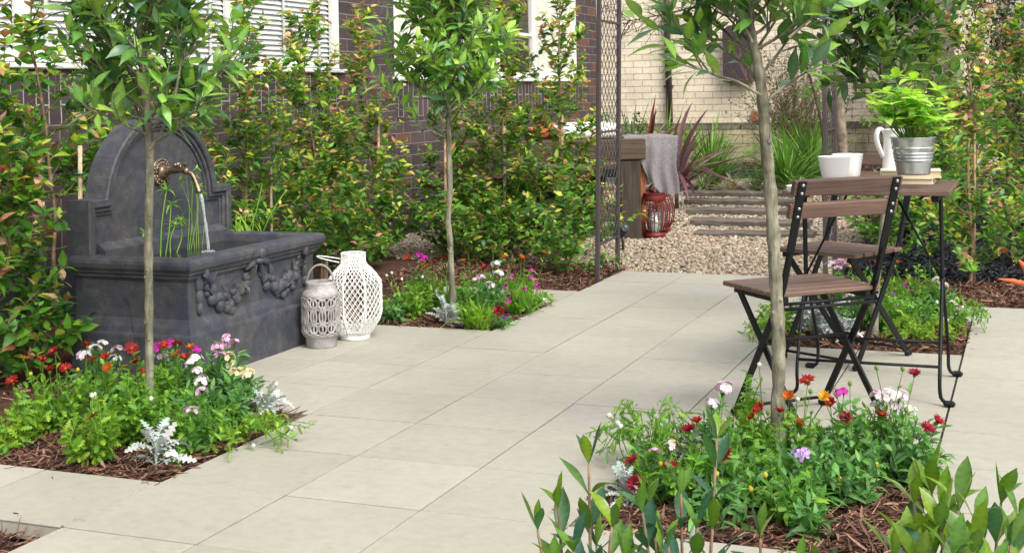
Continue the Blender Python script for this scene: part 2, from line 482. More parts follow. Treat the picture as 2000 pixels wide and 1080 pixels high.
M_CREAM_SHADED = m_brick('cream_split_brick_shaded_return', (1, 2), .24, .0862, .005, (.42, .30, .17), (.33, .23, .13), (.2, .15, .1), rock=.3, bumpd=.008)  # darker copy of the cream brick: shade on the pier's sides put into the colour
M_CBASE = m_brick('cream_base_brick', (0, 2), .32, .115, .005, (.58, .49, .34), (.44, .38, .27), (.26, .22, .16), rock=.2, stain=(.5, .48, .44))
M_CAPB = m_brick('weathered_sill_brick', (0, 2), .19, .2, .005, (.25, .22, .17), (.17, .15, .12), (.10, .09, .08), rock=.2, stain=(.55, .53, .5))
M_PLINTH = m_plain('dark_blue_painted_plinth', (.024, .030, .042), .6, var=.3, scale=6, bump=.3, bscale=40)
M_WHITE = m_plain('white_window_paint', (.66, .66, .63), .4, var=.03, bump=.03)
M_BLIND = m_plain('white_blind', (.62, .64, .62), .5, var=.02, bump=0)
M_CURT = m_plain('cream_roller_blind', (.72, .7, .63), .85, var=.04, bump=.05)
M_DARK = m_plain('dark_interior', (.03, .03, .032), .9, var=.2)
def m_glass():
    k = NT('window_glass'); tr = k.n('ShaderNodeBsdfTransparent'); gl = k.n('ShaderNodeBsdfGlossy'); gl.inputs['Roughness'].default_value = .03
    fr = k.n('ShaderNodeLayerWeight'); fr.inputs[0].default_value = .5
    n = k.noise(3, 2, .5, k.pos()); k.l(k.bump(n.outputs[0], .05, .02), gl.inputs['Normal'])
    pw = k.n('ShaderNodeMath', operation='POWER'); k.l(fr.outputs[1], pw.inputs[0]); pw.inputs[1].default_value = 3
    ad = k.n('ShaderNodeMath', operation='MULTIPLY_ADD'); k.l(pw.outputs[0], ad.inputs[0]); ad.inputs[1].default_value = .6; ad.inputs[2].default_value = .07
    mx = k.n('ShaderNodeMixShader'); k.l(ad.outputs[0], mx.inputs[0]); k.l(tr.outputs[0], mx.inputs[1]); k.l(gl.outputs[0], mx.inputs[2])
    k.l(mx.outputs[0], k.out.inputs[0]); return k.m
M_GLASS = m_glass()
M_BROWNM = m_plain('brown_powdercoat', (.050, .036, .040), .45, var=.12, bump=.06)
M_TERRA = m_plain('terracotta', (.46, .17, .075), .8, var=.15)
M_SOIL = m_plain('soil', (.05, .035, .026), .95, var=.35, scale=20, bump=.8, bscale=70)
M_BARK = m_tint('shredded_bark', .85, .2, bscale=120, var=.3)
M_BLACK = m_tint('black_dyed_mulch', .7, .35, bscale=120, var=.3)
M_PEB = m_tint('river_pebble', .55, .35, bscale=90, var=.16)
M_GRBASE = m_plain('gravel_bedding', (.13, .105, .08), .95, var=.35, scale=40, bump=1, bscale=90)
def m_timber(name, dark, light, scale=(40, 2.2, 40), rough=.8, bump=.6):
    k = NT(name); p = k.obj(); v = k.map(p, scale)
    n = k.noise(1.0, 8, .7, v, .6); n2 = k.noise(5, 4, .6, p)
    c = k.ramp(n.outputs[0], [(.3, dark), (.52, mix(dark, light, .6)), (.7, light)])
    r = k.ramp(n2.outputs[0], [(.3, (.75, .75, .75)), (.7, (1.15, 1.15, 1.15))])
    oi = k.n('ShaderNodeObjectInfo'); ro = k.ramp(oi.outputs['Random'], [(0, (.80, .80, .82)), (1, (1.18, 1.15, 1.1))])
    cc = k.mixc(k.mixc(c.outputs[0], r.outputs[0], .8, 'MULTIPLY'), ro.outputs[0], 1.0, 'MULTIPLY')
    k.bsdf(cc, rough, 0, .3, k.bump(n.outputs[0], bump, .006)); return k.m
M_SLEEP = m_timber('weathered_grey_sleeper', (.042, .036, .029), (.205, .175, .142), (2.5, 45, 45))
M_OLDT = m_timber('old_hardwood_beam', (.018, .014, .011), (.105, .076, .052), (3, 40, 40))
M_OLDV = m_timber('old_hardwood_post', (.018, .015, .012), (.085, .064, .046), (40, 40, 3))
M_SLAT = m_timber('brown_stained_acacia', (.07, .042, .032), (.17, .108, .084), (3.0, 60, 60), .5, .25)
M_BLKM = m_plain('black_powdercoat_steel', (.006, .007, .008), .5, spec=.22, var=.15, bump=.05)
M_ZINC = m_plain('zinc_screw', (.45, .47, .48), .35, 1.0)

M_JOINT = m_plain('dark_joint_sand', (.035, .031, .026), .95, var=.3, scale=60)
# ------------------------------------------------------------------ ground: soil, paving, gravel bedding
S = .4                                                    # paver size
mb = MB(); mb.add([[-60, -30, -.06], [60, -30, -.06], [60, 80, -.06], [-60, 80, -.06]], np.array([[0, 1, 2, 3]]))
tag(mb.build('ground', M_SOIL), kind='structure')
BEDS = [(-2, -1, 1, 2), (-2, -1, 7, 8), (3, 4, 1, 2), (3, 4, 7, 8), (-2, -1, -2, -1), (3, 4, -2, -1), (-2, -1, -5, -4), (3, 4, -5, -4)]
def is_paved(i, j):
    if any(a <= i <= b and c <= j <= d for a, b, c, d in BEDS): return False
    if j > 11 or j < -14 or i > 12 or i < -8: return False
    if j > 9: return 0 <= i <= 2
    if i < -2: return j < 3 and j < -2
    return True
mb = MB()
for i in range(-8, 13):
    for j in range(-14, 12):
        if not is_paved(i, j): continue
        g = .0028; gr = .005 if i == 4 else g
        dz = rng.normal(0, .0007); tn = 1 + rng.normal(0, .032)
        box(mb, i * S + g, (i + 1) * S - gr, j * S + g, (j + 1) * S - g, -.045, dz, (tn, tn * (1 + rng.normal(0, .004)), tn * (1 + rng.normal(0, .008))), bev=.0009)
for i in range(-8, 13):
    for j in range(-14, 12):
        if is_paved(i, j): mb.add([[i * S + .001, j * S + .001, -.0045], [(i + 1) * S - .001, j * S + .001, -.0045], [(i + 1) * S - .001, (j + 1) * S - .001, -.0045], [i * S + .001, (j + 1) * S - .001, -.0045]], np.array([[0, 1, 2, 3]]), (1, 1, 1), 1)
tag(mb.build('paving', [M_PAVE, M_JOINT]), kind='structure')

GX0, GX1, GY0, GY1 = -2.25, 1.28, 4.80, 10.7
def in_gravel(x, y):
    if x < 0 and y < 5.0 + .35 * (-x) * .3 + .08 * sin(x * 9): return False
    if x > 1.2 and y < 5.2: return False
    return True
mb = MB(); nx, ny = 60, 90
xs = np.linspace(GX0, GX1, nx); ys = np.linspace(GY0, GY1, ny); X, Y = np.meshgrid(xs, ys, indexing='ij')
Z = -.024 + .006 * np.sin(X * 7 + Y * 5) * np.cos(Y * 4.3)
Z[(X < .02) & (Y < 5.0)] = -.05
id_ = np.arange(nx * ny).reshape(nx, ny)
q = np.stack([id_[:-1, :-1], id_[1:, :-1], id_[1:, 1:], id_[:-1, 1:]], -1).reshape(-1, 4)
mb.add(np.stack([X, Y, Z], -1).reshape(-1, 3), q, smooth=True); tag(mb.build('gravel_bedding', M_GRBASE), kind='structure')

def rot_many(n):
    q = nrm(rng.normal(size=(n, 4))); w_, x, y, z = q.T
    return np.stack([np.stack([1 - 2 * (y * y + z * z), 2 * (x * y - z * w_), 2 * (x * z + y * w_)], -1), np.stack([2 * (x * y + z * w_), 1 - 2 * (x * x + z * z), 2 * (y * z - x * w_)], -1), np.stack([2 * (x * z - y * w_), 2 * (y * z + x * w_), 1 - 2 * (x * x + y * y)], -1)], 1)
PEBC = np.array([(.40, .335, .255), (.47, .40, .315), (.33, .275, .21), (.52, .46, .385), (.30, .27, .235), (.36, .255, .18), (.44, .36, .26), (.24, .205, .165), (.55, .50, .44)])
SLY = [6.83, 7.52, 8.42, 9.35, 10.25]
def pebbles(mb, n, x0, x1, y0, y1, s0, s1, I, zb=-.012):
    P = np.stack([rng.uniform(x0, x1, n), rng.uniform(y0, y1, n), rng.uniform(zb, zb + .014, n)], 1)
    keep = np.array([in_gravel(a, b) for a, b, _ in P]); P = P[keep]; n = len(P)
    sz = rng.uniform(s0, s1, n)[:, None] * np.stack([np.ones(n), rng.uniform(.65, .95, n), rng.uniform(.42, .7, n)], 1)
    a = rng.uniform(0, 2 * pi, n); ca, sa = np.cos(a), np.sin(a)
    v = I[0][None] * sz[:, None]
    v = v * (1 + .10 * np.sin(I[0][None, :, :1] * 3.1 + a[:, None, None] * 5) )
    tl = rng.normal(0, .28, n)[:, None]
    y2 = v[..., 1] * np.cos(tl) - v[..., 2] * np.sin(tl); z2 = v[..., 1] * np.sin(tl) + v[..., 2] * np.cos(tl)
    x3 = v[..., 0] * ca[:, None] - y2 * sa[:, None]; y3 = v[..., 0] * sa[:, None] + y2 * ca[:, None]
    v = np.stack([x3, y3, z2], -1) + P[:, None]
    c = PEBC[rng.integers(0, len(PEBC), n)] * np.array([.74, .705, .645]) * rng.uniform(.82, 1.14, (n, 1))
    m = len(I[0]); f = (I[1][None] + (np.arange(n) * m)[:, None, None]).reshape(-1, 3)
    mb.add(v.reshape(-1, 3), f, np.repeat(c, m, 0), 0, True)
mb = MB()
pebbles(mb, 22000, GX0, GX1, GY0 + .015, 7.2, .0085, .0165, ICO1)
pebbles(mb, 11500, GX0, GX1, 7.0, GY1, .011, .022, ICO1)
tag(mb.build('gravel', M_PEB), 'tan and cream rounded river pebbles', kind='stuff')

T_FIB = [leaf_tmpl([.7, 1, .8, .3], .6, b) for b in (.3, .9, -.4)]
BKC = [(.13, .062, .042), (.085, .042, .030), (.19, .105, .070), (.055, .030, .024), (.25, .15, .10)]
def bark(mb, n, x0, x1, y0, y1, z, test=None, cols=BKC, L0=.02, L1=.075, w=.0028, zr=.02):
    lv = Leaves(T_FIB, 0, 1.0)
    for _ in range(n):
        x, y = rng.uniform(x0, x1), rng.uniform(y0, y1)
        if test and not test(x, y): continue
        L = rng.uniform(L0, L1); d = rdir(-14, 24)
        lv.add((x, y, z + rng.uniform(-.004, zr)), d, nrm(np.array([0, 0, 1.0]) + rng.normal(0, .5, 3)), L, rng.uniform(.35, 1.6) * w, jit(cols[rng.integers(len(cols))], .3))
    lv.flush(mb)
def bed_surface(mb, x0, x1, y0, y1, z, amp=.012, n=None, cap=1e9):
    nx = max(3, min(140, int((x1 - x0) / .025))); ny = max(3, min(140, int((y1 - y0) / .025)))
    X, Y = np.meshgrid(np.linspace(x0, x1, nx), np.linspace(y0, y1, ny), indexing='ij')
    Z = z + amp * (.5 * np.sin(X * 11 + 1.3 * np.sin(Y * 7)) * np.cos(Y * 9) + .5 * rng.normal(0, .6, X.shape))
    ed = np.minimum(np.minimum(X - x0, x1 - X), np.minimum(Y - y0, y1 - Y)); Z -= .012 * (ed < .03)
    id_ = np.arange(nx * ny).reshape(nx, ny)
    q = np.stack([id_[:-1, :-1], id_[1:, :-1], id_[1:, 1:], id_[:-1, 1:]], -1).reshape(-1, 4)
    V = np.stack([X, Y, Z], -1).reshape(-1, 3)
    mb.add(V, q, np.clip(np.array(BKC[1]) * rng.uniform(.6, 1.2, (len(V), 1)), 0, 1), 0, True)
mb = MB()
for k, (a, b, c, d) in enumerate(BEDS):
    x0, x1, y0, y1 = a * S, (b + 1) * S, c * S, (d + 1) * S
    bed_surface(mb, x0 + .002, x1 - .002, y0 + .002, y1 - .002, -.018 if k != 4 else -.034)
    bark(mb, [5600, 3400, 5600, 3000, 3200, 1400, 50, 50][k], x0 + .015, x1 - .015, y0 + .015, y1 - .015, -.016 if k != 4 else -.032, zr=.02 if k != 4 else .014)
bed_surface(mb, -2.2, -.803, -.8, 4.0, -.02); bed_surface(mb, -2.2, -.003, 4.003, 5.2, -.016)
bark(mb, 2600, -2.2, -.82, .3, 4, -.012); bark(mb, 5200, -1.3, -.015, 4.02, 5.1, -.008)
for k in range(5):                                        # a little bark kicked onto the pavers
    a, b, c, d = BEDS[k]; x0, x1, y0, y1 = a * S, (b + 1) * S, c * S, (d + 1) * S
    bark(mb, 260, x0 - .07, x1 + .07, y0 - .07, y1 + .07, .003, lambda x, y: not (x0 < x < x1 and y0 < y < y1) and rng.uniform() < 1 - max(x0 - x, x - x1, y0 - y, y - y1) / .075, zr=.003, L0=.008, L1=.035, w=.002)
bed_surface(mb, 1.203, 5, 4.003, 5.0, -.012, .02); bark(mb, 6000, 1.22, 3.0, 4.02, 4.75, -.004, zr=.03)
tag(mb.build('bark_mulch', M_BARK), 'dark red-brown shredded bark mulch', kind='stuff')
BLC = [(.009, .010, .014), (.014, .015, .021), (.006, .006, .009), (.022, .024, .031)]
mb = MB()
nx, ny = 120, 200; X, Y = np.meshgrid(np.linspace(1.24, 6, nx), np.linspace(4.72, 13, ny), indexing='ij')
Z = -.02 + .05 * np.clip(Y - 4.8, 0, 3) + .012 * rng.normal(0, 1, X.shape) + .03 * np.sin(X * 3 + Y * 2)
id_ = np.arange(nx * ny).reshape(nx, ny); q = np.stack([id_[:-1, :-1], id_[1:, :-1], id_[1:, 1:], id_[:-1, 1:]], -1).reshape(-1, 4)
V = np.stack([X, Y, Z], -1).reshape(-1, 3); mb.add(V, q, np.array(BLC[1]) * rng.uniform(.5, 1.4, (len(V), 1)), 0, True)
lv = Leaves(T_FIB, 0, 1.0)
for _ in range(11000):
    x, y = rng.uniform(1.26, 3.6), 4.75 + 3.6 * rng.uniform(0, 1) ** 1.5
    z = -.02 + .05 * min(max(y - 4.8, 0), 3) + .03 * sin(x * 3 + y * 2)
    lv.add((x, y, z + rng.uniform(0, .03)), rdir(-15, 35), nrm(np.array([0, 0, 1.]) + rng.normal(0, .6, 3)), rng.uniform(.018, .05), rng.uniform(.004, .009), jit(BLC[rng.integers(4)], .3))
lv.flush(mb)
bed_surface(mb, -2.2, 1.24, 10.7, 11.3, -.01, .02)
tag(mb.build('black_mulch', M_BLACK), 'black dyed wood chip mulch', kind='stuff')
mb = MB(); bed_surface(mb, -4, 1.3, 12.85, 14.45, .06, .03); bark(mb, 2500, -2.5, .6, 12.9, 14.2, .07, zr=.05, L0=.03, L1=.1, w=.006)
tag(mb.build('raised_bed_mulch', M_BARK), 'brown bark mulch in the far raised bed', kind='stuff')
# strip of pale timber walkway in front of the far raised bed
mb = MB()
for k in range(3): box(mb, -2.6, 1.2, 11.32 + .44 * k, 11.74 + .44 * k, -.05, .012 + .002 * k, bev=.006)
tag(mb.build('path', m_timber('pale_grey_boardwalk', (.17, .145, .12), (.33, .29, .245), (2.5, 30, 30))), kind='structure')
for k in range(2):                                         # the far bed's edging boards
    mb = MB(); box(mb, [-2.7, -.62][k], [-.63, 1.4][k], 12.70, 12.76, -.05, [.115, .10][k], bev=.006)
    tag(mb.build('garden_edging', M_PLINTH, origin=([-1.6, .4][k], 12.7, 0)), ['dark blue edging board of the far raised bed, left length behind the green grasses', 'dark blue edging board of the far raised bed, right length behind the near tree trunk'][k], 'garden edging')

# ------------------------------------------------------------------ timber sleepers set in the gravel
SLX = [gnd(1350, 462)[0], gnd(1352, 439)[0], gnd(1347, 416)[0], gnd(1344, 397)[0], gnd(1338, 383)[0]]
lab = ['first and nearest of the five weathered timber sleepers in the gravel, half sunk in pebbles', 'dark grey sleeper second from the front, with the crispest front edge', 'middle one of the five sleepers across the gravel path', 'fourth sleeper from the front of the gravel path', 'farthest sleeper, lying beside the low grasses at the end of the gravel']
for k in range(5):
    mb = MB(); L = [.86, .92, .98, 1.05, 1.12][k]
    hgt = [.030, .048, .052, .052, .052][k]
    nseg = 14; v = []
    for i in range(nseg + 1):
        x = L * i / nseg; e = .004 * rng.normal(size=6)
        for (yy, zz) in ((-.10, -.05), (-.103, hgt - .012), (-.088, hgt), (.088, hgt), (.103, hgt - .012), (.10, -.05)): v.append([x, yy + e[0] * (zz > 0), zz + (e[1] if zz > 0 else 0)])
    f = []
    for i in range(nseg):
        for j in range(5): f.append([i * 6 + j, (i + 1) * 6 + j, (i + 1) * 6 + j + 1, i * 6 + j + 1])
    f += [list(range(6)), [nseg * 6 + j for j in range(6)][::-1]]
    mb.add(np.array(v), f)
    o = mb.build('timber_sleeper', M_SLEEP, local=True); o.location = (SLX[k], SLY[k], 0); o.rotation_euler = (0, 0, [.02, -.015, .01, 0, .015][k])
    tag(o, lab[k], 'timber sleeper', 'sleepers laid across the gravel path')

# ------------------------------------------------------------------ purple brick house on the left
WX = -2.2
def yz(px, py): p = atx(px, py, WX); return p[1], p[2]
Y1 = yz(665, 60)[0]; Y2, Y3 = yz(770, 100)[0], yz(1128, 100)[0]; YE = yz(1166, 100)[0]
ZS1, ZS2, ZT = 1.255, 1.20, 2.7
house = empty('brick_house', (WX, 5, 0), 'purple brick house with white window frames and blinds along the garden hedge', 'house')
mb = MB(); T = .24; YB = -3.0; YW = .6
def wbox(y0, y1, z0, z1, mat=0): box(mb, WX - T, WX, y0, y1, z0, z1, mat=mat)
wbox(YB, YE, .255, ZS2 - .30); wbox(YB, Y1 + .0, ZS2 - .30, ZS1 - .30); wbox(YB, Y1, ZS1 - .30, ZS1, 1); wbox(Y1, Y2, ZS2 - .30, ZT); wbox(Y2, Y3, ZS2 - .30, ZS2, 1); wbox(Y3, YE, ZS2 - .30, ZT)
wbox(YB, YW, ZS1, ZT); wbox(YB, YE, ZT, 3.4)
box(mb, WX - 4, WX - T, YE - .24, YE, .255, 3.4, mat=2)
mb.build('wall', [M_PURP, M_SOLD, M_PURPX], house)
mb = MB(); box(mb, WX - T, WX + .012, YB, YE + .012, -.06, .255, bev=.004); mb.build('plinth', M_PLINTH, house)
def window(y0, y1, z0, z1, mull, bars, fill):
    mb = MB(); x0, x1 = WX - .065, WX - .012
    box(mb, x0, x1, y0, y1, z0, z0 + .055, bev=.004); box(mb, x0, x1, y0, y1, z1 - .055, z1, bev=.004)
    ed = [y0] + mull + [y1]
    for q in ed:
        a = q if q == y0 else q - .06 if q == y1 else q - .035
        box(mb, x0 + .002, x1 + .002, a, a + (.07 if q in mull else .06), z0 + .055, z1 - .055, bev=.004)
    wn = mb.build('window', M_WHITE, house)
    mb = MB(); box(mb, WX - .10, WX + .03, y0 - .04, y1 + .04, z0 - .03, z0 - .002, bev=.006); mb.build('sill', M_WHITE, wn)
    for k in range(len(ed) - 1):
        a = ed[k] + (.06 if k == 0 else .035); b = ed[k + 1] - (.06 if k == len(ed) - 2 else .035)
        mb = MB(); mb.add([[x0 + .036, a, z0 + .055], [x0 + .036, b, z0 + .055], [x0 + .036, b, z1 - .055], [x0 + .036, a, z1 - .055]], np.array([[0, 1, 2, 3]])); mb.build('pane', M_GLASS, wn)
        if bars[k]:
            for zz in bars[k][1]: mb = MB(); box(mb, x0 + .02, x1 - .012, a, b, zz - .014, zz + .014); mb.build('glazing_bar', M_WHITE, wn)
            n = bars[k][0]
            for i in range(1, n): yy = a + (b - a) * i / n; mb = MB(); box(mb, x0 + .022, x1 - .014, yy - .014, yy + .014, z0 + .055, z1 - .055); mb.build('glazing_bar', M_WHITE, wn)
        if fill[k] == 'blind':
            mb = MB(); zz = z0 + .07
            while zz < z1 - .06:
                bar(mb, (x0 - .006, a, zz), (x0 - .006, b, zz + rng.normal(0, .0015)), .044, .003, side=(cos(1.02), 0, -sin(1.02))); zz += .0325
            for yy in np.linspace(a + .15, b - .15, 3): box(mb, x0 + .016, x0 + .018, yy - .012, yy + .012, z0 + .06, z1 - .06)
            mb.build('blind', M_BLIND, wn)
        elif fill[k] == 'cream':
            mb = MB(); n = 40; yy = np.linspace(a, b, n); xx = x0 - .0 + .006 * np.sin(np.arange(n) * 1.3)
            v = np.concatenate([np.stack([xx, yy, np.full(n, z0 + .06)], 1), np.stack([xx, yy, np.full(n, z1 - .06)], 1)]); i = np.arange(n - 1)
            mb.add(v, np.stack([i, i + 1, i + 1 + n, i + n], 1), smooth=True); mb.build('blind', M_CURT, wn)
    mb = MB(); box(mb, WX - T - .9, WX - T, y0, y1, z0 - .1, z1, mat=0); mb.f = [(mb.f[0][0][[0, 1, 2, 4, 5]], 0, False)]
    mb.build('interior', M_DARK, wn)
ym = yz(459, 60)[0]
window(YW, Y1, ZS1, ZT, [YW + (ym - YW) * .5, ym], [None, None, None], ['blind'] * 3)
ms = [yz(838, 60)[0], yz(975, 60)[0], yz(1046, 60)[0]]
window(Y2, Y3, ZS2, ZT, ms, [None, (2, [1.62, 2.1]), (1, [1.62, 2.1]), None], ['cream', None, None, 'cream'])

# ------------------------------------------------------------------ cream brick house across the back
BY = 14.5
def bx(px, py): p = aty(px, py, BY); return p[0], p[2]
ch = empty('brick_house', (-1, BY, 0), 'cream split-face brick house closing the far end of the garden', 'house')
mb = MB(); box(mb, -7, 1.44, BY, BY + .24, .62, 3.6); mb.build('wall', M_CREAM, ch)
mb = MB(); box(mb, -7, 1.44, BY - .05, BY + .24, -.06, .535); mb.build('base_course', M_CBASE, ch)
mb = MB(); box(mb, -7, 1.44, BY - .06, BY + .24, .538, .618); mb.build('sill_course', M_CAPB, ch)
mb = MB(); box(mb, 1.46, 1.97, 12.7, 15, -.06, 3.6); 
f0 = mb.f[0][0]; mb.f = [(f0[[0, 1, 2, 4]], 0, False), (f0[[3, 5]], 1, False)]; mb.build('pier', [M_CREAM, M_CREAM_SHADED], ch)
xd = bx(1307, 150)[0]
mb = MB(); tube(mb, [[xd, BY - .06, 3.5], [xd, BY - .06, 2], [xd + .012, BY - .06, .63]], .043, 12)
for zz in (1.1, 2.2): box(mb, xd - .06, xd + .06, BY - .07, BY - .004, zz, zz + .03)
mb.build('downpipe', M_BROWNM, ch)
x0, z0 = bx(1418, 160); x1, z1 = bx(1471, 50)
mb = MB(); out = [(x0, z0), (x1, z0)] + [(x1 - .11 + .11 * cos(a), z1 - .11 + .11 * sin(a)) for a in np.linspace(0, pi / 2, 7)] + [(x0 + .11 - .11 * sin(a), z1 - .11 + .11 * cos(a)) for a in np.linspace(0, pi / 2, 7)]
n = len(out); v = [[a, BY - .17, b] for a, b in out] + [[a, BY - .003, b] for a, b in out]
mb.add(np.array(v), [list(range(n))] + [[i, n + i, n + (i + 1) % n, (i + 1) % n] for i in range(n)])
bxo = mb.build('meter_box', M_BROWNM, ch)
mb = MB(); cx_, cz_ = (x0 + x1) / 2, (z0 + z1) / 2; tube(mb, [[x1 - .1, BY - .19, cz_ - .02], [x1 - .03, BY - .2, cz_ - .02], [x1 - .03, BY - .17, cz_ - .02]], .008, 6); mb.build('latch', M_ZINC, bxo)
x0, z0 = bx(1469, 236); x1, z1 = bx(1487, 217)
mb = MB(); box(mb, x0, x1, BY - .02, BY - .012, z0, z1)
vo = mb.build('air_vent', M_DARK, ch)
mb = MB()
for i in range(5): a = x0 + (x1 - x0 - .02) * i / 4; box(mb, a, a + .02, BY - .045, BY - .022, z0, z1)
for i in range(5): a = z0 + (z1 - z0 - .02) * i / 4; box(mb, x0, x1, BY - .047, BY - .024, a, a + .02)
mb.build('grille', M_TERRA, vo)
# ------------------------------------------------------------------ wall fountain
def m_fount():
    k = NT('aged_bronzed_stone'); p = k.pos()
    n1 = k.noise(15, 7, .7, p, .3); n2 = k.noise(60, 5, .7, p); n3 = k.noise(2.2, 4, .6, k.map(p, (3, 3, .7)))
    a = k.ramp(n1.outputs[0], [(.26, (.025, .029, .038)), (.46, (.042, .046, .056)), (.61, (.068, .067, .072)), (.76, (.135, .112, .097))])
    b = k.ramp(n3.outputs[0], [(.36, (.80, .88, 1.0)), (.64, (1.2, 1.08, .98))])
    c = k.mixc(a.outputs[0], b.outputs[0], .8, 'MULTIPLY')
    vo = k.n('ShaderNodeTexVoronoi', feature='DISTANCE_TO_EDGE'); vo.inputs['Scale'].default_value = 5.5; k.l(k.map(p, (1, 1, 1.3)), vo.inputs['Vector'])
    cr = k.ramp(vo.outputs[0], [(0, (.0, .0, .0)), (.012, (1, 1, 1))]); nz = k.noise(3, 2, .5, p); m_ = k.ramp(nz.outputs[0], [(.52, (1, 1, 1)), (.6, (0, 0, 0))])
    crk = k.mixc(cr.outputs[0], (1, 1, 1), m_.outputs[0]); c = k.mixc(c, crk, .55, 'MULTIPLY')
    rr = k.ramp(n2.outputs[0], [(.3, (.5,) * 3), (.7, (.72,) * 3)])
    k.bsdf(c, rr.outputs[0], 0, .45, k.bump(n2.outputs[0], .4, .006, k.bump(n1.outputs[0], .35, .012, k.bump(crk, .4, .004)))); return k.m
M_FOUNT = m_fount()
def m_copper():
    k = NT('aged_copper'); n = k.noise(45, 5, .6, k.pos())
    c = k.ramp(n.outputs[0], [(.3, (.05, .042, .034)), (.5, (.20, .145, .10)), (.72, (.38, .29, .21))])
    k.bsdf(c.outputs[0], .36, .85, .5, k.bump(n.outputs[0], .25, .003)); return k.m
M_COPPER = m_copper()
def m_water():
    k = NT('dark_pond_water'); n = k.noise(26, 3, .5, k.pos(), .8)
    k.bsdf((.010, .013, .014), .04, 0, .6, k.bump(n.outputs[0], .3, .008)); return k.m
M_WATER = m_water()
def m_jet():
    k = NT('falling_water'); n = k.noise(40, 3, .6, k.map(k.pos(), (1, 1, .15)))
    b = k.bsdf((.85, .9, .95), .08, 0, .6, k.bump(n.outputs[0], .6, .004), link=False); b.inputs['Transmission Weight'].default_value = .75; b.inputs['IOR'].default_value = 1.33
    k.l(b.outputs[0], k.out.inputs[0]); return k.m
M_JET = m_jet()
fx, fy0, fy1 = -.69, 1.50, 2.42; bxk = -1.20
ft = empty('wall_fountain', (-.95, 1.96, 0), 'dark bronzed stone wall fountain with arched back, fruit swags and a running copper spout', 'fountain')
mb = MB()
def ring(z, o): return (z, bxk - .012, fx + o, fy0 - o, fy1 + o)
prof = [(-.03, .032), (.165, .030), (.172, .028), (.18, .020), (.20, .016), (.225, .004), (.232, .0), (.30, 0), (.372, 0), (.38, .006), (.386, .014), (.396, .014), (.399, .020), (.404, .026), (.411, .026), (.414, .032), (.424, .040), (.440, .043), (.452, .040), (.460, .032), (.463, .022), (.463, -.03)]
loft_rect(mb, [ring(z, o) for z, o in prof])
r0 = ring(.463, -.03); inn = [(.463, bxk + .02, fx - .03, fy0 + .03, fy1 - .03), (.455, bxk + .026, fx - .038, fy0 + .038, fy1 - .038), (.36, bxk + .03, fx - .05, fy0 + .05, fy1 - .05)]
loft_rect(mb, [r0] + inn); mb.build('trough', M_FOUNT, ft)
mb = MB(); mb.add([[bxk + .03, fy0 + .03, .425], [fx - .034, fy0 + .03, .425], [fx - .034, fy1 - .03, .425], [bxk + .03, fy1 - .03, .425]], np.array([[0, 1, 2, 3]])); mb.build('water_surface', M_WATER, ft)
# backboard
yc, zc, ra = 1.985, .615, .385; hw = .485; zsh = .675
def outline(o):
    pts = [(yc - hw + o, .40), (yc - hw + o, zsh - o), (yc - ra + o, zsh - o)]
    a0 = math.asin((zsh + .02 - zc) / ra)
    for a in np.linspace(pi - a0, a0, 34): pts.append((yc + (ra - o) * cos(a), zc + (ra - o) * sin(a)))
    pts += [(yc + ra - o, zsh - o), (yc + hw - o, zsh - o), (yc + hw - o, .40)]
    return pts
xb0, xb1 = bxk - .045, bxk + .03
mb = MB()
def prism(mb, pts, x0, x1):
    n = len(pts); v = [[x0, a, b] for a, b in pts] + [[x1, a, b] for a, b in pts]
    # front face is a fan triangulated from the middle bottom, the outline being star shaped from there
    mb.add(np.array(v + [[x0, yc, .45], [x1, yc, .45]]), [[i, (i + 1) % n, n + (i + 1) % n, n + i] for i in range(n)] + [[i, 2 * n, (i + 1) % n] for i in range(n)] + [[n + (i + 1) % n, 2 * n + 1, n + i] for i in range(n)])
def ringp(mb, o0, o1, x0, x1, bev=.006):
    A, B = outline(o0), outline(o1); Ai, Bi = outline(o0 + bev), outline(o1 - bev); n = len(A)
    v = [[x0, a, b] for a, b in A] + [[x1 - bev, a, b] for a, b in A] + [[x1, a, b] for a, b in Ai] + [[x1, a, b] for a, b in Bi] + [[x1 - bev, a, b] for a, b in B] + [[x0, a, b] for a, b in B]
    f = []
    for r in range(5):
        for i in range(n - 1): f.append([r * n + i, r * n + i + 1, (r + 1) * n + i + 1, (r + 1) * n + i])
    mb.add(np.array(v), f)
prism(mb, outline(.012), xb0, xb1); bb = mb.build('backboard', M_FOUNT, ft)
mb = MB(); ringp(mb, 0, .034, xb0 - .004, xb1 + .032); ringp(mb, .0335, .052, xb1 - .01, xb1 + .020, .004); ringp(mb, .0515, .066, xb1 - .01, xb1 + .010, .003); mb.build('moulding', M_FOUNT, bb)
mb = MB(); loft_rect(mb, [(.40, xb1 - .02, xb1 + .05, yc - .42, yc + .42), (.475, xb1 - .02, xb1 + .05, yc - .42, yc + .42), (.492, xb1 - .02, xb1 + .022, yc - .415, yc + .415), (.50, xb1 - .02, xb1 + .010, yc - .41, yc + .41)], cap_top=True); mb.build('ledge', M_FOUNT, bb)
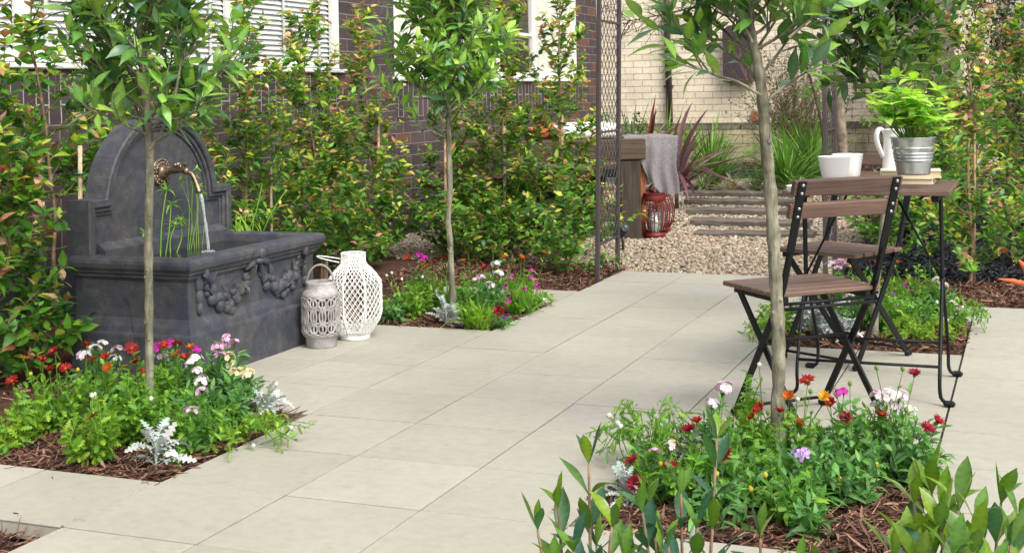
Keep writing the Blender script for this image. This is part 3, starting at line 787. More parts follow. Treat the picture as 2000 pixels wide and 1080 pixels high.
# relief on the front face
def swag(ya, yb, zt, zb, seed):
    mb = MB(); g = np.random.default_rng(seed)
    for t in np.linspace(0.03, .97, 14):
        yy = ya + (yb - ya) * t; zz = zt - (zt - zb) * (4 * t * (1 - t)) ** .8; fat = .4 + .6 * sin(pi * t)
        for q in range(1 + int(2.4 * fat)):
            r = g.uniform(.015, .027) * (.6 + .5 * fat)
            ball(mb, (fx + g.uniform(.000, .014) * fat, yy + g.normal(0, .008), zz + g.uniform(-.034, .034) * fat), (r * .9, r, r * g.uniform(.9, 1.15)), I=ICO1)
    lv = Leaves(tm(OVAL, (.3, .3), (.6, .9)))
    for t in np.linspace(.05, .95, 12):
        yy = ya + (yb - ya) * t; zz = zt - (zt - zb) * (4 * t * (1 - t)) ** .8
        lv.add((fx + .006, yy, zz + .018), np.array([.35, g.uniform(-.7, .7), g.uniform(-.2, 1)]), (1, 0, .2), g.uniform(.05, .075), .036, (1, 1, 1))
    lv.flush(mb); mb.build('swag', M_FOUNT, ft)
swag(1.585, 1.925, .385, .262, 1); swag(1.985, 2.315, .375, .268, 2)
for yy in (1.565, 2.335):
    mb = MB(); tube(mb, [(fx + .012 + .012 * cos(a), yy + .02 * cos(a) * (1 if yy < 2 else -1), .40 + .022 * sin(a)) for a in np.linspace(-1, 4.6, 14)], np.linspace(.016, .009, 14), 8)
    for z0_, z1_, wd in ((.385, .33, .022), (.34, .285, .018), (.29, .245, .014)): ball(mb, (fx + .004, yy, (z0_ + z1_) / 2), (.016, wd, (z0_ - z1_) * .62), I=ICO2)
    mb.build('scroll', M_FOUNT, ft)
mb = MB()
ball(mb, (fx + .036, 1.955, .432), (.017, .022, .024)); ball(mb, (fx + .028, 1.955, .402), (.017, .032, .014))
for s in (-1, 1):
    tube(mb, [(fx + .016, 1.955 + s * .012, .40), (fx + .012, 1.955 + s * .03, .355), (fx + .008, 1.955 + s * .05, .315), (fx + .004, 1.955 + s * .055, .285)], [.012, .015, .013, .004], 6, flat=.6)
    tube(mb, [(fx + .016, 1.955 + s * .02, .40), (fx + .02, 1.955 + s * .055, .392), (fx + .012, 1.955 + s * .085, .372)], [.010, .016, .006], 6)
mb.build('ribbon', M_FOUNT, ft)
mb = MB(); rc = np.array([xb1, 1.985, .757])
lathe(mb, [(.060, 0), (.060, .008), (.055, .014), (.050, .012), (.046, .016), (.034, .020), (.03, .018), (.026, .03), (.016, .034), (0.001, .034)], rc, 32, axis=(1, 0, 0))
for i in range(22):
    a = i * 2 * pi / 22; ball(mb, rc + np.array([.013, .053 * cos(a), .053 * sin(a)]), (.006, .006, .006), I=ICO1)
for i in range(14):
    a = i * 2 * pi / 14; ball(mb, rc + np.array([.017, .040 * cos(a), .040 * sin(a)]), (.005, .0075, .0075), I=ICO1)
ro = mb.build('rosette', M_COPPER, ft)
mb = MB(); sp = smooth_path([rc + np.array(q) for q in ((.02, 0, 0), (.07, 0, .006), (.13, 0, .006), (.165, 0, -.012), (.185, 0, -.05), (.198, 0, -.085))], 5)
tube(mb, sp, np.interp(np.linspace(0, 1, len(sp)), [0, .2, .3, .7, .9, 1], [.016, .015, .011, .011, .013, .017]), 10)
for tt in (.12, .5): ball(mb, lerp_path(sp, tt), .0165, I=ICO2)
spo = mb.build('spout', M_COPPER, ft)
mb = MB(); tube(mb, [rc + np.array([.105, 0, .010]), rc + np.array([.105, 0, .032])], .006, 8); tube(mb, [rc + np.array([.105, -.028, .032]), rc + np.array([.105, 0, .036]), rc + np.array([.108, .034, .03])], [.007, .0065, .007], 8)
for s in (-1, 1): ball(mb, rc + np.array([.105, s * .033, .031]), .0105, I=ICO1)
mb.build('tap_handle', M_COPPER, spo)
tip = rc + np.array([.200, 0, -.092]); jp = [tip + np.array([.004 + .022 * t ** .6, .02 * t, -(tip[2] - .425) * t]) for t in np.linspace(0, 1, 12)]
mb = MB(); tube(mb, jp, np.interp(np.linspace(0, 1, 12), [0, .3, 1], [.0085, .0055, .0075]) * (1 + .12 * rng.normal(size=12)), 8, flat=.7)
for i in range(14): a = rng.uniform(0, 2 * pi); q = rng.uniform(.01, .03); ball(mb, jp[-1] + np.array([q * cos(a), q * sin(a), .001]), (.006, .006, .003), I=ICO1)
mb.build('water_jet', M_JET, ft)

# ------------------------------------------------------------------ lanterns
M_GREYL = m_plain('limewashed_grey_clay', (.30, .285, .28), .85, var=.4, scale=22, bump=.45, bscale=110)
M_WHITEL = m_plain('white_enamel_wire', (.78, .78, .74), .45, var=.05, bump=.05)
M_WAX = m_plain('candle_wax', (.72, .68, .58), .5, var=.03, bump=0)
M_ROPE = m_plain('grey_green_handle', (.20, .21, .18), .7, var=.2)
gp = gnd(628, 676)
gl = empty('lantern', gp, 'short grey carved clay lantern with interlaced rings, in front of the taller white one', 'lantern')
mb = MB(); R0 = .077
def shellp(pr): lathe(mb, pr, gp, 32)
shellp([(.001, .006), (.058, .006), (.062, .0), (.065, .004), (.066, .040), (.072, .046), (.078, .052), (.079, .062), (.074, .064)])
mb.build('base', M_GREYL, gl)
mb = MB()
shellp([(.075, .212), (.079, .214), (.078, .226), (.070, .238), (.062, .245), (.060, .250), (.062, .268), (.0625, .276), (.058, .278), (.055, .272), (.055, .250)])
mb.build('neck', M_GREYL, gl)
mb = MB()
def el_ring(a0, zc, wa, wz, rad=.0052):
    pts = []
    for t in np.linspace(0, 2 * pi, 26, endpoint=False):
        a = a0 + wa * cos(t) / R0; r = R0 + .002 + .004 * sin(2 * t + a0 * 7) * 0; pts.append(gp + np.array([r * cos(a), r * sin(a), zc + wz * sin(t)]))
    tube(mb, pts, rad, 6, closed=True, flat=.75)
n = 13
for i in range(n):
    a = 2 * pi * i / n
    el_ring(a, .190, .0150, .018); el_ring(a + pi / n, .190, .0195, .0235, .0042)
    el_ring(a, .084, .0150, .018); el_ring(a + pi / n, .084, .0195, .0235, .0042)
    el_ring(a, .137, .0125, .034); el_ring(a + pi / n, .137, .0185, .040, .0042)
for zz in (.163, .111): tube(mb, [gp + np.array([(R0 + .001) * cos(t), (R0 + .001) * sin(t), zz]) for t in np.linspace(0, 2 * pi, 40, endpoint=False)], .004, 5, closed=True)
mb.build('fretwork', M_GREYL, gl)
mb = MB(); lathe(mb, [(.001, .05), (.063, .05), (.064, .06), (.064, .222), (.061, .226), (.060, .06)], gp, 28); mb.build('shade_liner', M_DARK, gl)  # dark cylinder added inside so the fretwork holes read as shaded
mb = MB(); ax = np.array([.9, .35, 0]); ax /= np.linalg.norm(ax)
tube(mb, [gp + ax * .058 * cos(t) + np.array([0, 0, .262 + .085 * sin(t)]) for t in np.linspace(0, pi, 18)], .0042, 6, flat=1.5); mb.build('handle', M_ROPE, gl)

wp = gnd(693, 660)
wl = empty('lantern', wp, 'tall white metal lantern with diamond lattice sides and a wire handle, beside the flower bed', 'lantern')
WPR = np.array([(.060, .012), (.085, .035), (.120, .085), (.128, .105), (.129, .235), (.124, .252), (.095, .290), (.062, .322), (.056, .334), (.055, .372)])
def wsurf(a, s):                                          # octagonal section
    r = np.interp(s, np.linspace(0, 1, len(WPR)), WPR[:, 0]); z = np.interp(s, np.linspace(0, 1, len(WPR)), WPR[:, 1])
    seg = pi / 4; b = (a % seg) - seg / 2; k = cos(seg / 2) / cos(b); k = k * .97 + .03
    return wp + np.array([r * k * cos(a), r * k * sin(a), z])
SV = np.interp(np.linspace(0, 1, 40), np.concatenate([[0], np.cumsum(np.hypot(*np.diff(WPR, axis=0).T))]) / np.sum(np.hypot(*np.diff(WPR, axis=0).T)), np.linspace(0, 1, len(WPR)))
mb = MB(); N = 33
for i in range(N):
    for s in (-1, 1):
        tube(mb, [wsurf(2 * pi * i / N + s * 2.35 * k / 39, SV[k]) for k in range(40)], .0023, 4, flat=.7, cap=False)
mb.build('lattice', M_WHITEL, wl)
mb = MB()
for i in range(8): tube(mb, [wsurf(2 * pi * i / 8 + .12, SV[k]) for k in range(0, 40)], .0048, 4, flat=.8)
for s_, rr in ((.0, .005), (1, .004), (8 / 9, .003), (6.6 / 9, .0028)): tube(mb, [wsurf(a, s_) for a in np.linspace(0, 2 * pi, 48, endpoint=False)], rr, 6, closed=True)
mb.build('frame', M_WHITEL, wl)
mb = MB(); lathe(mb, [(.001, .004), (.064, .004), (.066, .0), (.068, .002), (.068, .016), (.064, .018)], wp, 40); mb.build('base', M_WHITEL, wl)
mb = MB(); hx = np.array([.93, .37, 0]); hb = wp + np.array([0, 0, .340])
tube(mb, [hb - hx * (.055 + .105 * sin(t)) * 1 + np.array([-.37, .93, 0]) * .055 * cos(t) + np.array([0, 0, .022 * sin(t)]) for t in np.linspace(0, pi, 18)], .0028, 6); mb.build('handle', M_WHITEL, wl)

def m_red():
    k = NT('worn_red_paint'); n = k.noise(40, 5, .6, k.obj()); c = k.ramp(n.outputs[0], [(.33, (.06, .02, .018)), (.45, (.135, .013, .016)), (.75, (.18, .018, .022))])
    k.bsdf(c.outputs[0], .5, 0, .4, k.bump(n.outputs[0], .2, .003)); return k.m
M_RED = m_red()
def m_clear():
    k = NT('clear_glass_cylinder'); tr = k.n('ShaderNodeBsdfTransparent'); tr.inputs[0].default_value = (.9, .92, .92, 1); gl = k.n('ShaderNodeBsdfGlossy'); gl.inputs['Roughness'].default_value = .05
    lw = k.n('ShaderNodeLayerWeight'); lw.inputs[0].default_value = .35; mx = k.n('ShaderNodeMixShader'); k.l(lw.outputs[1], mx.inputs[0]); k.l(tr.outputs[0], mx.inputs[1]); k.l(gl.outputs[0], mx.inputs[2]); k.l(mx.outputs[0], k.out.inputs[0]); return k.m
M_CLEAR = m_clear()
def red_lantern(p, h, label, hrot):
    o = empty('lantern', p, label, 'lantern', 'red wire lanterns by the timber table')
    s = h / .315
    def P(r, a, z): return np.array([p[0] + r * s * cos(a), p[1] + r * s * sin(a), p[2] + z * s])
    mb = MB()
    for i in range(24):
        a = 2 * pi * i / 24; tube(mb, [P(.076 + .036 * sin(pi * min(1, max(0, (t - 0) / 1))) ** .8, a, .035 + .235 * t) for t in np.linspace(0, 1, 12)], .0028 * s, 5)
    for zz in (.11, .19): tube(mb, [P(.111, a, zz) for a in np.linspace(0, 2 * pi, 40, endpoint=False)], .0024 * s, 5, closed=True)
    mb.build('cage', M_RED, o)
    mb = MB(); lathe(mb, np.array([(.001, .004), (.076, .002), (.079, .006), (.078, .038), (.074, .038)]) * s, p, 32); mb.build('base', M_RED, o)
    mb = MB(); lathe(mb, np.array([(.080, .262), (.083, .266), (.081, .29), (.079, .312), (.083, .316), (.078, .317), (.074, .30), (.074, .262)]) * s, p, 32); mb.build('collar', M_RED, o)
    mb = MB(); lathe(mb, np.array([(.05, .01), (.05, .2), (.047, .2), (.047, .012)]) * s, p, 24); mb.build('glass', M_CLEAR, o)
    mb = MB(); lathe(mb, np.array([(.001, .012), (.034, .012), (.034, .12), (.001, .12)]) * s, p, 20); mb.build('candle', M_WAX, o)
    mb = MB(); tube(mb, [P(.083 * cos(t), hrot, .29 - .05 * sin(t)) + np.array([sin(hrot), -cos(hrot), 0]) * .112 * sin(t) * s for t in np.linspace(0, pi, 16)], .003 * s, 5); mb.build('handle', M_RED, o)
rp = gnd(1279, 463); red_lantern(rp, .318, 'front red barrel shaped wire lantern with a glass cylinder, by the timber leg', .3)
red_lantern(gnd(1289, 452), .318, 'rear red wire lantern, its rim showing just behind the front one', 1.2)

# garden spotlight on a spike
M_SPOT = m_plain('dark_blue_black_plastic', (.020, .030, .042), .4, var=.15, bump=.05)
g0 = gnd(1217, 488)
o = empty('garden_spotlight', g0, 'dark blue garden spotlight on a spike in the pebbles beside the arch pole', 'spotlight')
sz = depth(g0) / F_
mb = MB(); ax_ = nrm(np.array([.6, -.35, .75])); c0 = g0 + np.array([0, 0, 37 * sz])
lathe(mb, np.array([(.1, -17), (5, -15.5), (8.5, -10), (9.6, -2), (9.4, 7), (8.6, 10.5), (8.0, 9), (.1, 8)]) * sz, c0, 20, axis=ax_); mb.build('lamp_head', M_SPOT, o)
mb = MB(); tube(mb, [g0 + np.array([0, 0, -.03]), g0 + np.array([0, 0, 14 * sz]), g0 + np.array([.002, 0, 26 * sz])], [2.2 * sz, 3 * sz, 3.6 * sz], 8); mb.build('spike', M_SPOT, o)

# ------------------------------------------------------------------ garden arch
M_ARCH = m_plain('brown_steel_arch', (.052, .040, .041), .5, var=.2, bump=.1)
ar = empty('garden_arch', (.6, 4.62, 0), 'brown steel garden arch with diamond lattice sides over the path', 'arch')
def side(xf, xb, yf, yb, lean):
    def q(x, y, z): return np.array([x + lean * z, y, z])
    for x, y in ((xf, yf), (xb, yb)):
        mb = MB(); bar(mb, q(x, y, -.2), q(x, y, 1.9), .024, .024, bev=.003); mb.build('post', M_ARCH, ar)
    mb = MB()
    def qq(t, z): return q(xf + (xb - xf) * t, yf + (yb - yf) * t, z)
    for z in (.20, .83, 1.46): bar(mb, qq(.02, z), qq(.98, z), .012, .012)
    st = 1 / 6; zs = .22; H = 1.70; ps = .0765
    for s in (-1, 1):
        for k in range(-7, 24):
            # lines t = t0 + s*(z-zs)/ps*st, clipped to the panel
            t0 = k * st * 1.0 if s > 0 else k * st
            zs_ = []
            for zz in (zs, zs + H): zs_.append(zz)
            a = zs; b = zs + H
            f_ = lambda z: t0 + s * (z - zs) / ps * st
            inv = lambda t: zs + (t - t0) * ps / st * s
            lo, hi = sorted((inv(0), inv(1))); lo = max(lo, a); hi = min(hi, b)
            if hi - lo > .01: tube(mb, [qq(f_(lo), lo), qq(f_(hi), hi)], .0021, 4, cap=False)
        rngk = range(int(H / ps / 1) + 8)
        for k in list(range(-30, -7)) + list(range(24, 34)):
            t0 = k * st; f_ = lambda z: t0 + s * (z - zs) / ps * st; inv = lambda t: zs + (t - t0) * ps / st * s
            lo, hi = sorted((inv(0), inv(1))); lo = max(lo, zs); hi = min(hi, zs + H)
            if hi - lo > .01: tube(mb, [qq(f_(lo), lo), qq(f_(hi), hi)], .0021, 4, cap=False)
    mb.build('lattice_panel', M_ARCH, ar)
side(-.022, -.044, 4.397, 4.85, .027); side(1.238, 1.222, 4.40, 4.86, .016)
mb = MB()
for yy in (4.40, 4.85):
    tube(mb, [(.625 - .61 * cos(t), yy, 1.9 + .5 * sin(t)) for t in np.linspace(0, pi, 24)], .012, 6)
for t in np.linspace(.2, pi - .2, 9): tube(mb, [(.625 - .61 * cos(t), 4.40, 1.9 + .5 * sin(t)), (.625 - .61 * cos(t), 4.85, 1.9 + .5 * sin(t))], .005, 5)
mb.build('arch_hoop', M_ARCH, ar)

# ------------------------------------------------------------------ rough timber table beyond the hedge
D0 = 9.42
te = nrm(np.array([.93, .37, 0])); tn_ = np.array([.37, -.93, 0]); tn_ = nrm(tn_ - (tn_ @ te) * te)
A = at(1262, 315, D0); ang = atan2(te[1], te[0])
tb = empty('timber_table', (A[0], A[1], 0), 'massive old railway timber table with a thick end post, behind the hedge', 'table', rz=ang)
ztop, zbot = .715, .565
mb = MB(); box(mb, -1.45, 0, 0, .235, zbot, ztop, bev=.008); box(mb, -1.44, .018, .24, .47, zbot + .004, ztop - .004, bev=.008); mb.build('tabletop', M_OLDT, tb, local=True)
for xx in (-1.4, -.19):
    mb = MB(); box(mb, xx, xx + .15, .01, .22, -.05, zbot - .002, bev=.01); mb.build('leg', M_OLDV, tb, local=True)
mb = MB(); box(mb, -1.25, -.2, .07, .19, .12, .25, bev=.008); mb.build('stretcher', M_OLDT, tb, local=True)
def loc2w(o, p): a = o.rotation_euler[2]; return wloc(o) + rotz(a) @ np.array(p)
# bench on the far side
be = empty('timber_bench', loc2w(tb, (-.7, .62, 0)), 'dark timber bench with a solid back on the far side of the rough table', 'bench', rz=ang)
mb = MB(); box(mb, -.6, .45, 0, .3, .34, .42, bev=.006); mb.build('seat', M_OLDT, be, local=True)
for xx in (-.55, .3):
    mb = MB(); box(mb, xx, xx + .1, .03, .27, -.05, .338, bev=.006); mb.build('leg', M_OLDV, be, local=True)
mb = MB(); box(mb, -.6, .45, .303, .34, .10, .66, bev=.004); mb.build('backrest', M_OLDT, be, local=True)
M_WOVEN = m_brick('woven_beige_cushion', (0, 2), .03, .012, .002, (.50, .44, .34), (.44, .38, .28), (.22, .18, .13), bumpd=.004)
M_KNIT = m_plain('chunky_white_knit', (.74, .72, .68), .9, var=.08, scale=60, bump=1.0, bscale=70)
M_RUST = m_plain('rust_orange_cloth', (.50, .14, .045), .85, var=.15, bump=.2)
def cushion(name, o, c, sx, sy, sz, m, label, rz=0.0):
    mb = MB(); v = ICO2[0].copy(); v2 = ico(3); v = v2[0]
    e = np.sign(v) * np.abs(v) ** .55; v = e * np.array([sx, sy, sz]) * (1 - .25 * (np.abs(e[:, :1]) ** 6) * np.array([0, 0, 1]))
    mb.add(v, v2[1], smooth=True); q = mb.build(name, m, local=True); q.location = loc2w(o, c); q.rotation_euler = (0, 0, ang + rz); tag(q, label, 'cushion'); return q
cushion('cushion', be, (.08, .1, .50), .27, .06, .085, M_WOVEN, 'beige woven lattice cushion on the bench, seen under the tabletop')
q = cushion('cushion', tb, (-.42, .23, .775), .26, .17, .065, M_KNIT, 'chunky white knitted cushion lying on the rough timber tabletop')
q = cushion('cushion', tb, (-.66, .36, .775), .13, .06, .06, M_RUST, 'rust orange cushion leaning behind the white knitted one')
p_ = loc2w(tb, (-.83, .12, ztop))
o = empty('plant_pot', p_, 'small terracotta pot on the rough timber table, half hidden by hedge leaves', 'pot')
mb = MB(); lathe(mb, [(.001, .002), (.034, 0), (.048, .075), (.052, .076), (.053, .098), (.046, .098), (.042, .08), (.001, .08)], p_, 24); mb.build('pot_body', M_TERRA, o)
# stool with the grey shawl
M_SHAWL = NT('mauve_grey_linen')
k = M_SHAWL; p = k.obj(); wv = k.n('ShaderNodeTexWave', wave_type='BANDS'); wv.inputs['Scale'].default_value = 160; k.l(p, wv.inputs['Vector']); n_ = k.noise(90, 4, .6, p)
c_ = k.ramp(n_.outputs[0], [(.3, (.15, .137, .142)), (.7, (.26, .24, .246))]); k.bsdf(c_.outputs[0], .95, 0, .1, k.bump(n_.outputs[0], .5, .004)); M_SHAWL = k.m
s0 = loc2w(tb, (.06, .30, 0))
st = empty('wooden_stool', s0, 'square wooden stool under the mauve grey shawl, an orange leg showing', 'stool', rz=ang)
M_ORW = m_timber('orange_stained_wood', (.20, .065, .025), (.40, .15, .06), (40, 40, 3))
mb = MB(); box(mb, -.11, .16, -.14, .14, .70, .727, bev=.004); mb.build('seat', M_ORW, st, local=True)
for xx, yy in ((-.098, -.13), (.03, -.13), (-.098, .085), (.03, .085)):
    mb = MB(); box(mb, xx, xx + .045, yy, yy + .045, -.03, .698, bev=.003); mb.build('leg', M_ORW, st, local=True)
mb = MB(); nu, nv = 60, 46; uu = np.linspace(-.20, .18, nu); v = []
for i, u in enumerate(uu):
    bot = np.interp(u, [-.20, -.08, -.03, .05, .18], [.60, .53, .40, .305, .31]) if True else 0
    for j in range(nv):
        t = j / (nv - 1)
        if t < .42: y = .15 - t / .42 * .305; z = .735 + .004 * sin(u * 30) - .012 * max(0, abs(u) - .15) / .05
        else:
            s = (t - .42) / .58; z = .733 - s * (.733 - bot); y = -.158 - .012 * min(1, s * 4) - .018 * s * sin(u * 38 + 2 * s) - .012 * s * sin(u * 71 + 1)
        v.append([u + .012 * t * sin(j * .3 + u * 9), y, z])
id_ = np.arange(nu * nv).reshape(nu, nv); mb.add(np.array(v), np.stack([id_[:-1, :-1], id_[1:, :-1], id_[1:, 1:], id_[:-1, 1:]], -1).reshape(-1, 4), smooth=True)
v = np.array(v).reshape(nu, nv, 3)
for i in range(0, nu): tube(mb, [v[i, -1], v[i, -1] + np.array([rng.normal(0, .006), -.004, -.018]), v[i, -1] + np.array([rng.normal(0, .01), -.004, -.034])], [.0012, .0011, .0006], 3, cap=False)
for j in range(18, nv): 
    for dx in (0, .4): tube(mb, [v[-1, j], v[-1, j] + np.array([.012, -.004, -.004 + rng.normal(0, .004)]), v[-1, j] + np.array([.026, -.006, -.02 + rng.normal(0, .006)])], [.0014, .0012, .0006], 3, cap=False)
q = mb.build('shawl', M_SHAWL, local=True); q.location = s0; q.rotation_euler = (0, 0, ang)
tag(q, 'mauve grey fringed linen shawl hanging over the stool at the end of the timber table', 'shawl')

# ------------------------------------------------------------------ folding bistro chairs and table
def make_chair(loc, rz, label):
    o = empty('folding_chair', loc, label, 'chair', 'bistro chairs at the small table', rz)
    yb, yf = -.115, .20; w_ = (yf - yb - 4 * .009) / 5
    for i in range(5):
        mb = MB(); a = yb + i * (w_ + .009); box(mb, -.19, .19, a, a + w_, .421, .436, bev=.003); mb.build('seat_slat', M_SLAT, o, local=True)
    for s in (-1, 1): mb = MB(); bar(mb, (s * .150, yb + .004, .410), (s * .150, yf - .02, .410), .018, .020); mb.build('seat_rail', M_BLKM, o, local=True)
    for xx, yy, zz in ((.168, -.128, .388), (.168, -.112, .400), (.148, -.005, .270), (.166, .165, .030), (.148, -.190, .030)):
        mb = MB(); tube(mb, [(-xx, yy, zz), (xx, yy, zz)], .0053, 8); mb.build('stretcher', M_BLKM, o, local=True)
    for s in (-1, 1):
        x = s * .168
        mb = MB()
        pts = [(.172, .012), (-.095, .400), (-.125, .455), (-.165, .56), (-.243, .782)]
        for i in range(len(pts) - 1):
            (y0, z0), (y1, z1) = pts[i], pts[i + 1]; d = nrm(np.array([0, y1 - y0, z1 - z0])); e = .004
            if i < 2: bar(mb, np.array([x, y0, z0]) - d * e, np.array([x, y1, z1]) + d * e, .007, .024, side=(1, 0, 0))
            elif i == 2: bar(mb, np.array([x, y0, z0]) - d * e, np.array([x, y1, z1]) + d * e, .014, .016, side=(1, 0, 0))
            else: bar(mb, np.array([x, y0, z0]) - d * e, np.array([x, y1, z1]), .026, .006, side=(1, 0, 0))
        mb.build('leg', M_BLKM, o, local=True)
        mb = MB(); xr = s * .150; bar(mb, (xr, .165, .412), (xr, -.196, .012), .007, .024, side=(1, 0, 0)); ball(mb, ((x + xr) / 2 + s * .006, .012, .243), (.009, .008, .008), I=ICO1); mb.build('leg', M_BLKM, o, local=True)
        for xx, yy, sl in ((x, .174, 1), (xr, -.2, -1)):
            mb = MB(); box(mb, xx - .010, xx + .010, yy - .018, yy + .018, 0, .022, bev=.006); mb.build('foot', M_BLKM, o, local=True)
    ub = np.array([0, -.243 + .165, .782 - .56]); ub = ub / np.linalg.norm(ub); nb_ = np.array([0, ub[2], -ub[1]])
    top = np.array([0, -.243, .782])
    for k, dd in enumerate((.024, .099)):
        c = top - ub * dd + nb_ * .011
        mb = MB(); v = []
        n = 12
        for i in range(n + 1):
            xx = -.192 + .384 * i / n; cv = -.010 * (1 - (xx / .192) ** 2) * 0
            for a, b in ((-.024, -.007), (-.021, -.0085), (.021, -.0085), (.024, -.007), (.024, .007), (.021, .0085), (-.021, .0085), (-.024, .007)):
                e = .003 if i in (0, n) else 0
                v.append(c + np.array([xx, 0, 0]) + ub * (a * (1 - e * 20)) + nb_ * (b + cv))
        f = []
        for i in range(n):
            for j in range(8): f.append([i * 8 + j, i * 8 + (j + 1) % 8, (i + 1) * 8 + (j + 1) % 8, (i + 1) * 8 + j])
        f += [list(range(8))[::-1], [n * 8 + j for j in range(8)]]
        mb.add(np.array(v), f); sl = mb.build('back_slat', M_SLAT, o, local=True)
        mb = MB()
        for s in (-1, 1):
            for da in (-.013, .013): lathe(mb, [(.001, .0042), (.0042, .0038), (.0055, .001), (.0055, -.003)], c + np.array([s * .168, 0, 0]) + ub * da - nb_ * .0150, 10, axis=-nb_)
        mb.build('screw', M_ZINC, sl, local=True)
    return o
c1 = make_chair((1.598, 1.583, 0), .748, 'nearest folding chair with brown slats and black legs, its back toward the viewer')
c2 = make_chair((1.574, 2.627, 0), 2.66, 'folding chair on the far side of the bistro table, half hidden behind it')

tb2 = empty('folding_table', (1.742, 2.165, 0), 'small bistro table with brown slatted top on thin black rod legs', 'table')
x0, x1, y0, y1 = 1.468, 2.016, 1.905, 2.425
npk = 7; w_ = (y1 - y0 - (npk - 1) * .008) / npk
for i in range(npk):
    mb = MB(); a = y0 + i * (w_ + .008); box(mb, x0, x1, a, a + w_, .693, .710, bev=.003); mb.build('table_slat', M_SLAT, tb2)
for xx in (x0 + .05, x1 - .05): mb = MB(); box(mb, xx - .011, xx + .011, y0 + .02, y1 - .02, .672, .692); mb.build('top_rail', M_BLKM, tb2)
for sx, xx in ((-1, x0 + .035), (1, x1 - .045)):
    for sy, yf in ((-1, 1.925), (1, 2.385)):
        yp = 2.15
        mb = MB(); pth = smooth_path([(xx + sx * .030, yf + sy * .012, .010), (xx + sx * .010, yf, .016), (xx, yf, .04), (xx, yf - sy * .01, .12), (xx, yp + sy * .03, .36), (xx, yp + sy * .012, .42), (xx, yp + sy * .02, .68)], 5)
        tube(mb, pth, .0062, 8); mb.build('leg', M_BLKM, tb2)
        mb = MB(); fc = np.array([xx + sx * .030, yf + sy * .012, .0]); box(mb, fc[0] - .02, fc[0] + .018, fc[1] - .012, fc[1] + .012, 0, .02, bev=.007); mb.build('foot', M_BLKM, tb2)
    mb = MB(); tube(mb, [(xx, yp - .01, .385), (xx - sx * .15, yp - .01, .675)], .0045, 6); ball(mb, (xx, yp, .385), (.012, .018, .012), I=ICO1); mb.build('brace', M_BLKM, tb2)
for yf in (1.925 + .012, 2.385 - .012):
    mb = MB(); tube(mb, [(x0 + .035, yf, .125), (x1 - .045, yf, .125)], .0052, 8); mb.build('rail', M_BLKM, tb2)

# things on the table
M_PORC = m_plain('matt_white_porcelain', (.80, .80, .79), .35, var=.01, bump=.02)
def cup(p, label):
    o = empty('cup', p, label, 'cup', 'white cups on the bistro table')
    mb = MB(); lathe(mb, [(.001, .001), (.040, 0), (.043, .003), (.047, .03), (.052, .06), (.0575, .093), (.0585, .096), (.0560, .0965), (.0545, .093), (.048, .05), (.044, .012), (.001, .010)], p, 36); mb.build('bowl', M_PORC, o)
    mb = MB(); lathe(mb, [(.034, .0015), (.036, -.0005), (.039, .0005)], p, 36); mb.build('foot_ring', M_PORC, o)
cup(gnd(1630, 357, .71), 'front one of two plain white cups, nearer the chair back')
cup(gnd(1656, 351, .71), 'white cup standing partly behind the other cup')
pp = gnd(1748, 353, .71)
o = empty('pitcher', pp, 'tall white jug with a looped handle behind the zinc bucket', 'jug')
mb = MB(); hp = .188
lathe(mb, [(.001, .002), (.046, 0), (.049, .004), (.046, .03), (.041, .10), (.038, .15), (.040, .18), (.046, hp), (.0475, hp + .002), (.044, hp), (.037, .17), (.036, .15), (.040, .05), (.001, .03)], pp, 36); mb.build('jug_body', M_PORC, o)
mb = MB(); hx = -nrm(np.array([cos(YAW), -sin(YAW), 0]))
tube(mb, smooth_path([pp + hx * .036 + np.array([0, 0, .174]), pp + hx * .044 + np.array([0, 0, .189]), pp + hx * .056 + np.array([0, 0, .190]), pp + hx * .065 + np.array([0, 0, .17]), pp + hx * .063 + np.array([0, 0, .142]), pp + hx * .050 + np.array([0, 0, .105]), pp + hx * .040 + np.array([0, 0, .085])], 5), .0058, 8, flat=2.0); mb.build('handle', M_PORC, o)
M_PAGE = NT('cream_page_block'); k = M_PAGE; n_ = k.noise(1, 3, .5, k.map(k.obj(), (8, 8, 900))); c_ = k.ramp(n_.outputs[0], [(.35, (.52, .42, .27)), (.65, (.66, .56, .39))]); k.bsdf(c_.outputs[0], .9, 0, .1, k.bump(n_.outputs[0], .3, .002)); M_PAGE = k.m
M_COVER = m_plain('worn_cream_book_cover', (.60, .53, .41), .7, var=.1, bump=.15)
def book(c, w_, d_, h_, rz, label):
    o = empty('book', c, label, 'book', 'old books under the zinc bucket', rz)
    mb = MB(); box(mb, -w_ / 2 + .004, w_ / 2 - .003, -d_ / 2 + .004, d_ / 2 - .004, .003, h_ - .003); mb.build('pages', M_PAGE, o, local=True)
    mb = MB(); box(mb, -w_ / 2, w_ / 2, -d_ / 2, d_ / 2, 0, .0028); box(mb, -w_ / 2, w_ / 2, -d_ / 2, d_ / 2, h_ - .0028, h_); box(mb, -w_ / 2 - .0028, -w_ / 2 - .0002, -d_ / 2, d_ / 2, 0, h_); mb.build('cover', M_COVER, o, local=True)
bc = gnd(1772, 357, .71)
book(bc + np.array([-.005, -.005, 0]), .200, .130, .020, -.03, 'thinner lower book of the two, lying on the slats of the bistro table')
book(bc + np.array([.012, .012, .0204]), .205, .14, .026, .10, 'thicker upper book, carrying the zinc bucket')
M_GALV = NT('galvanised_zinc'); k = M_GALV; vo = k.n('ShaderNodeTexVoronoi'); vo.inputs['Scale'].default_value = 38; k.l(k.obj(), vo.inputs['Vector']); n_ = k.noise(9, 4, .6, k.obj())
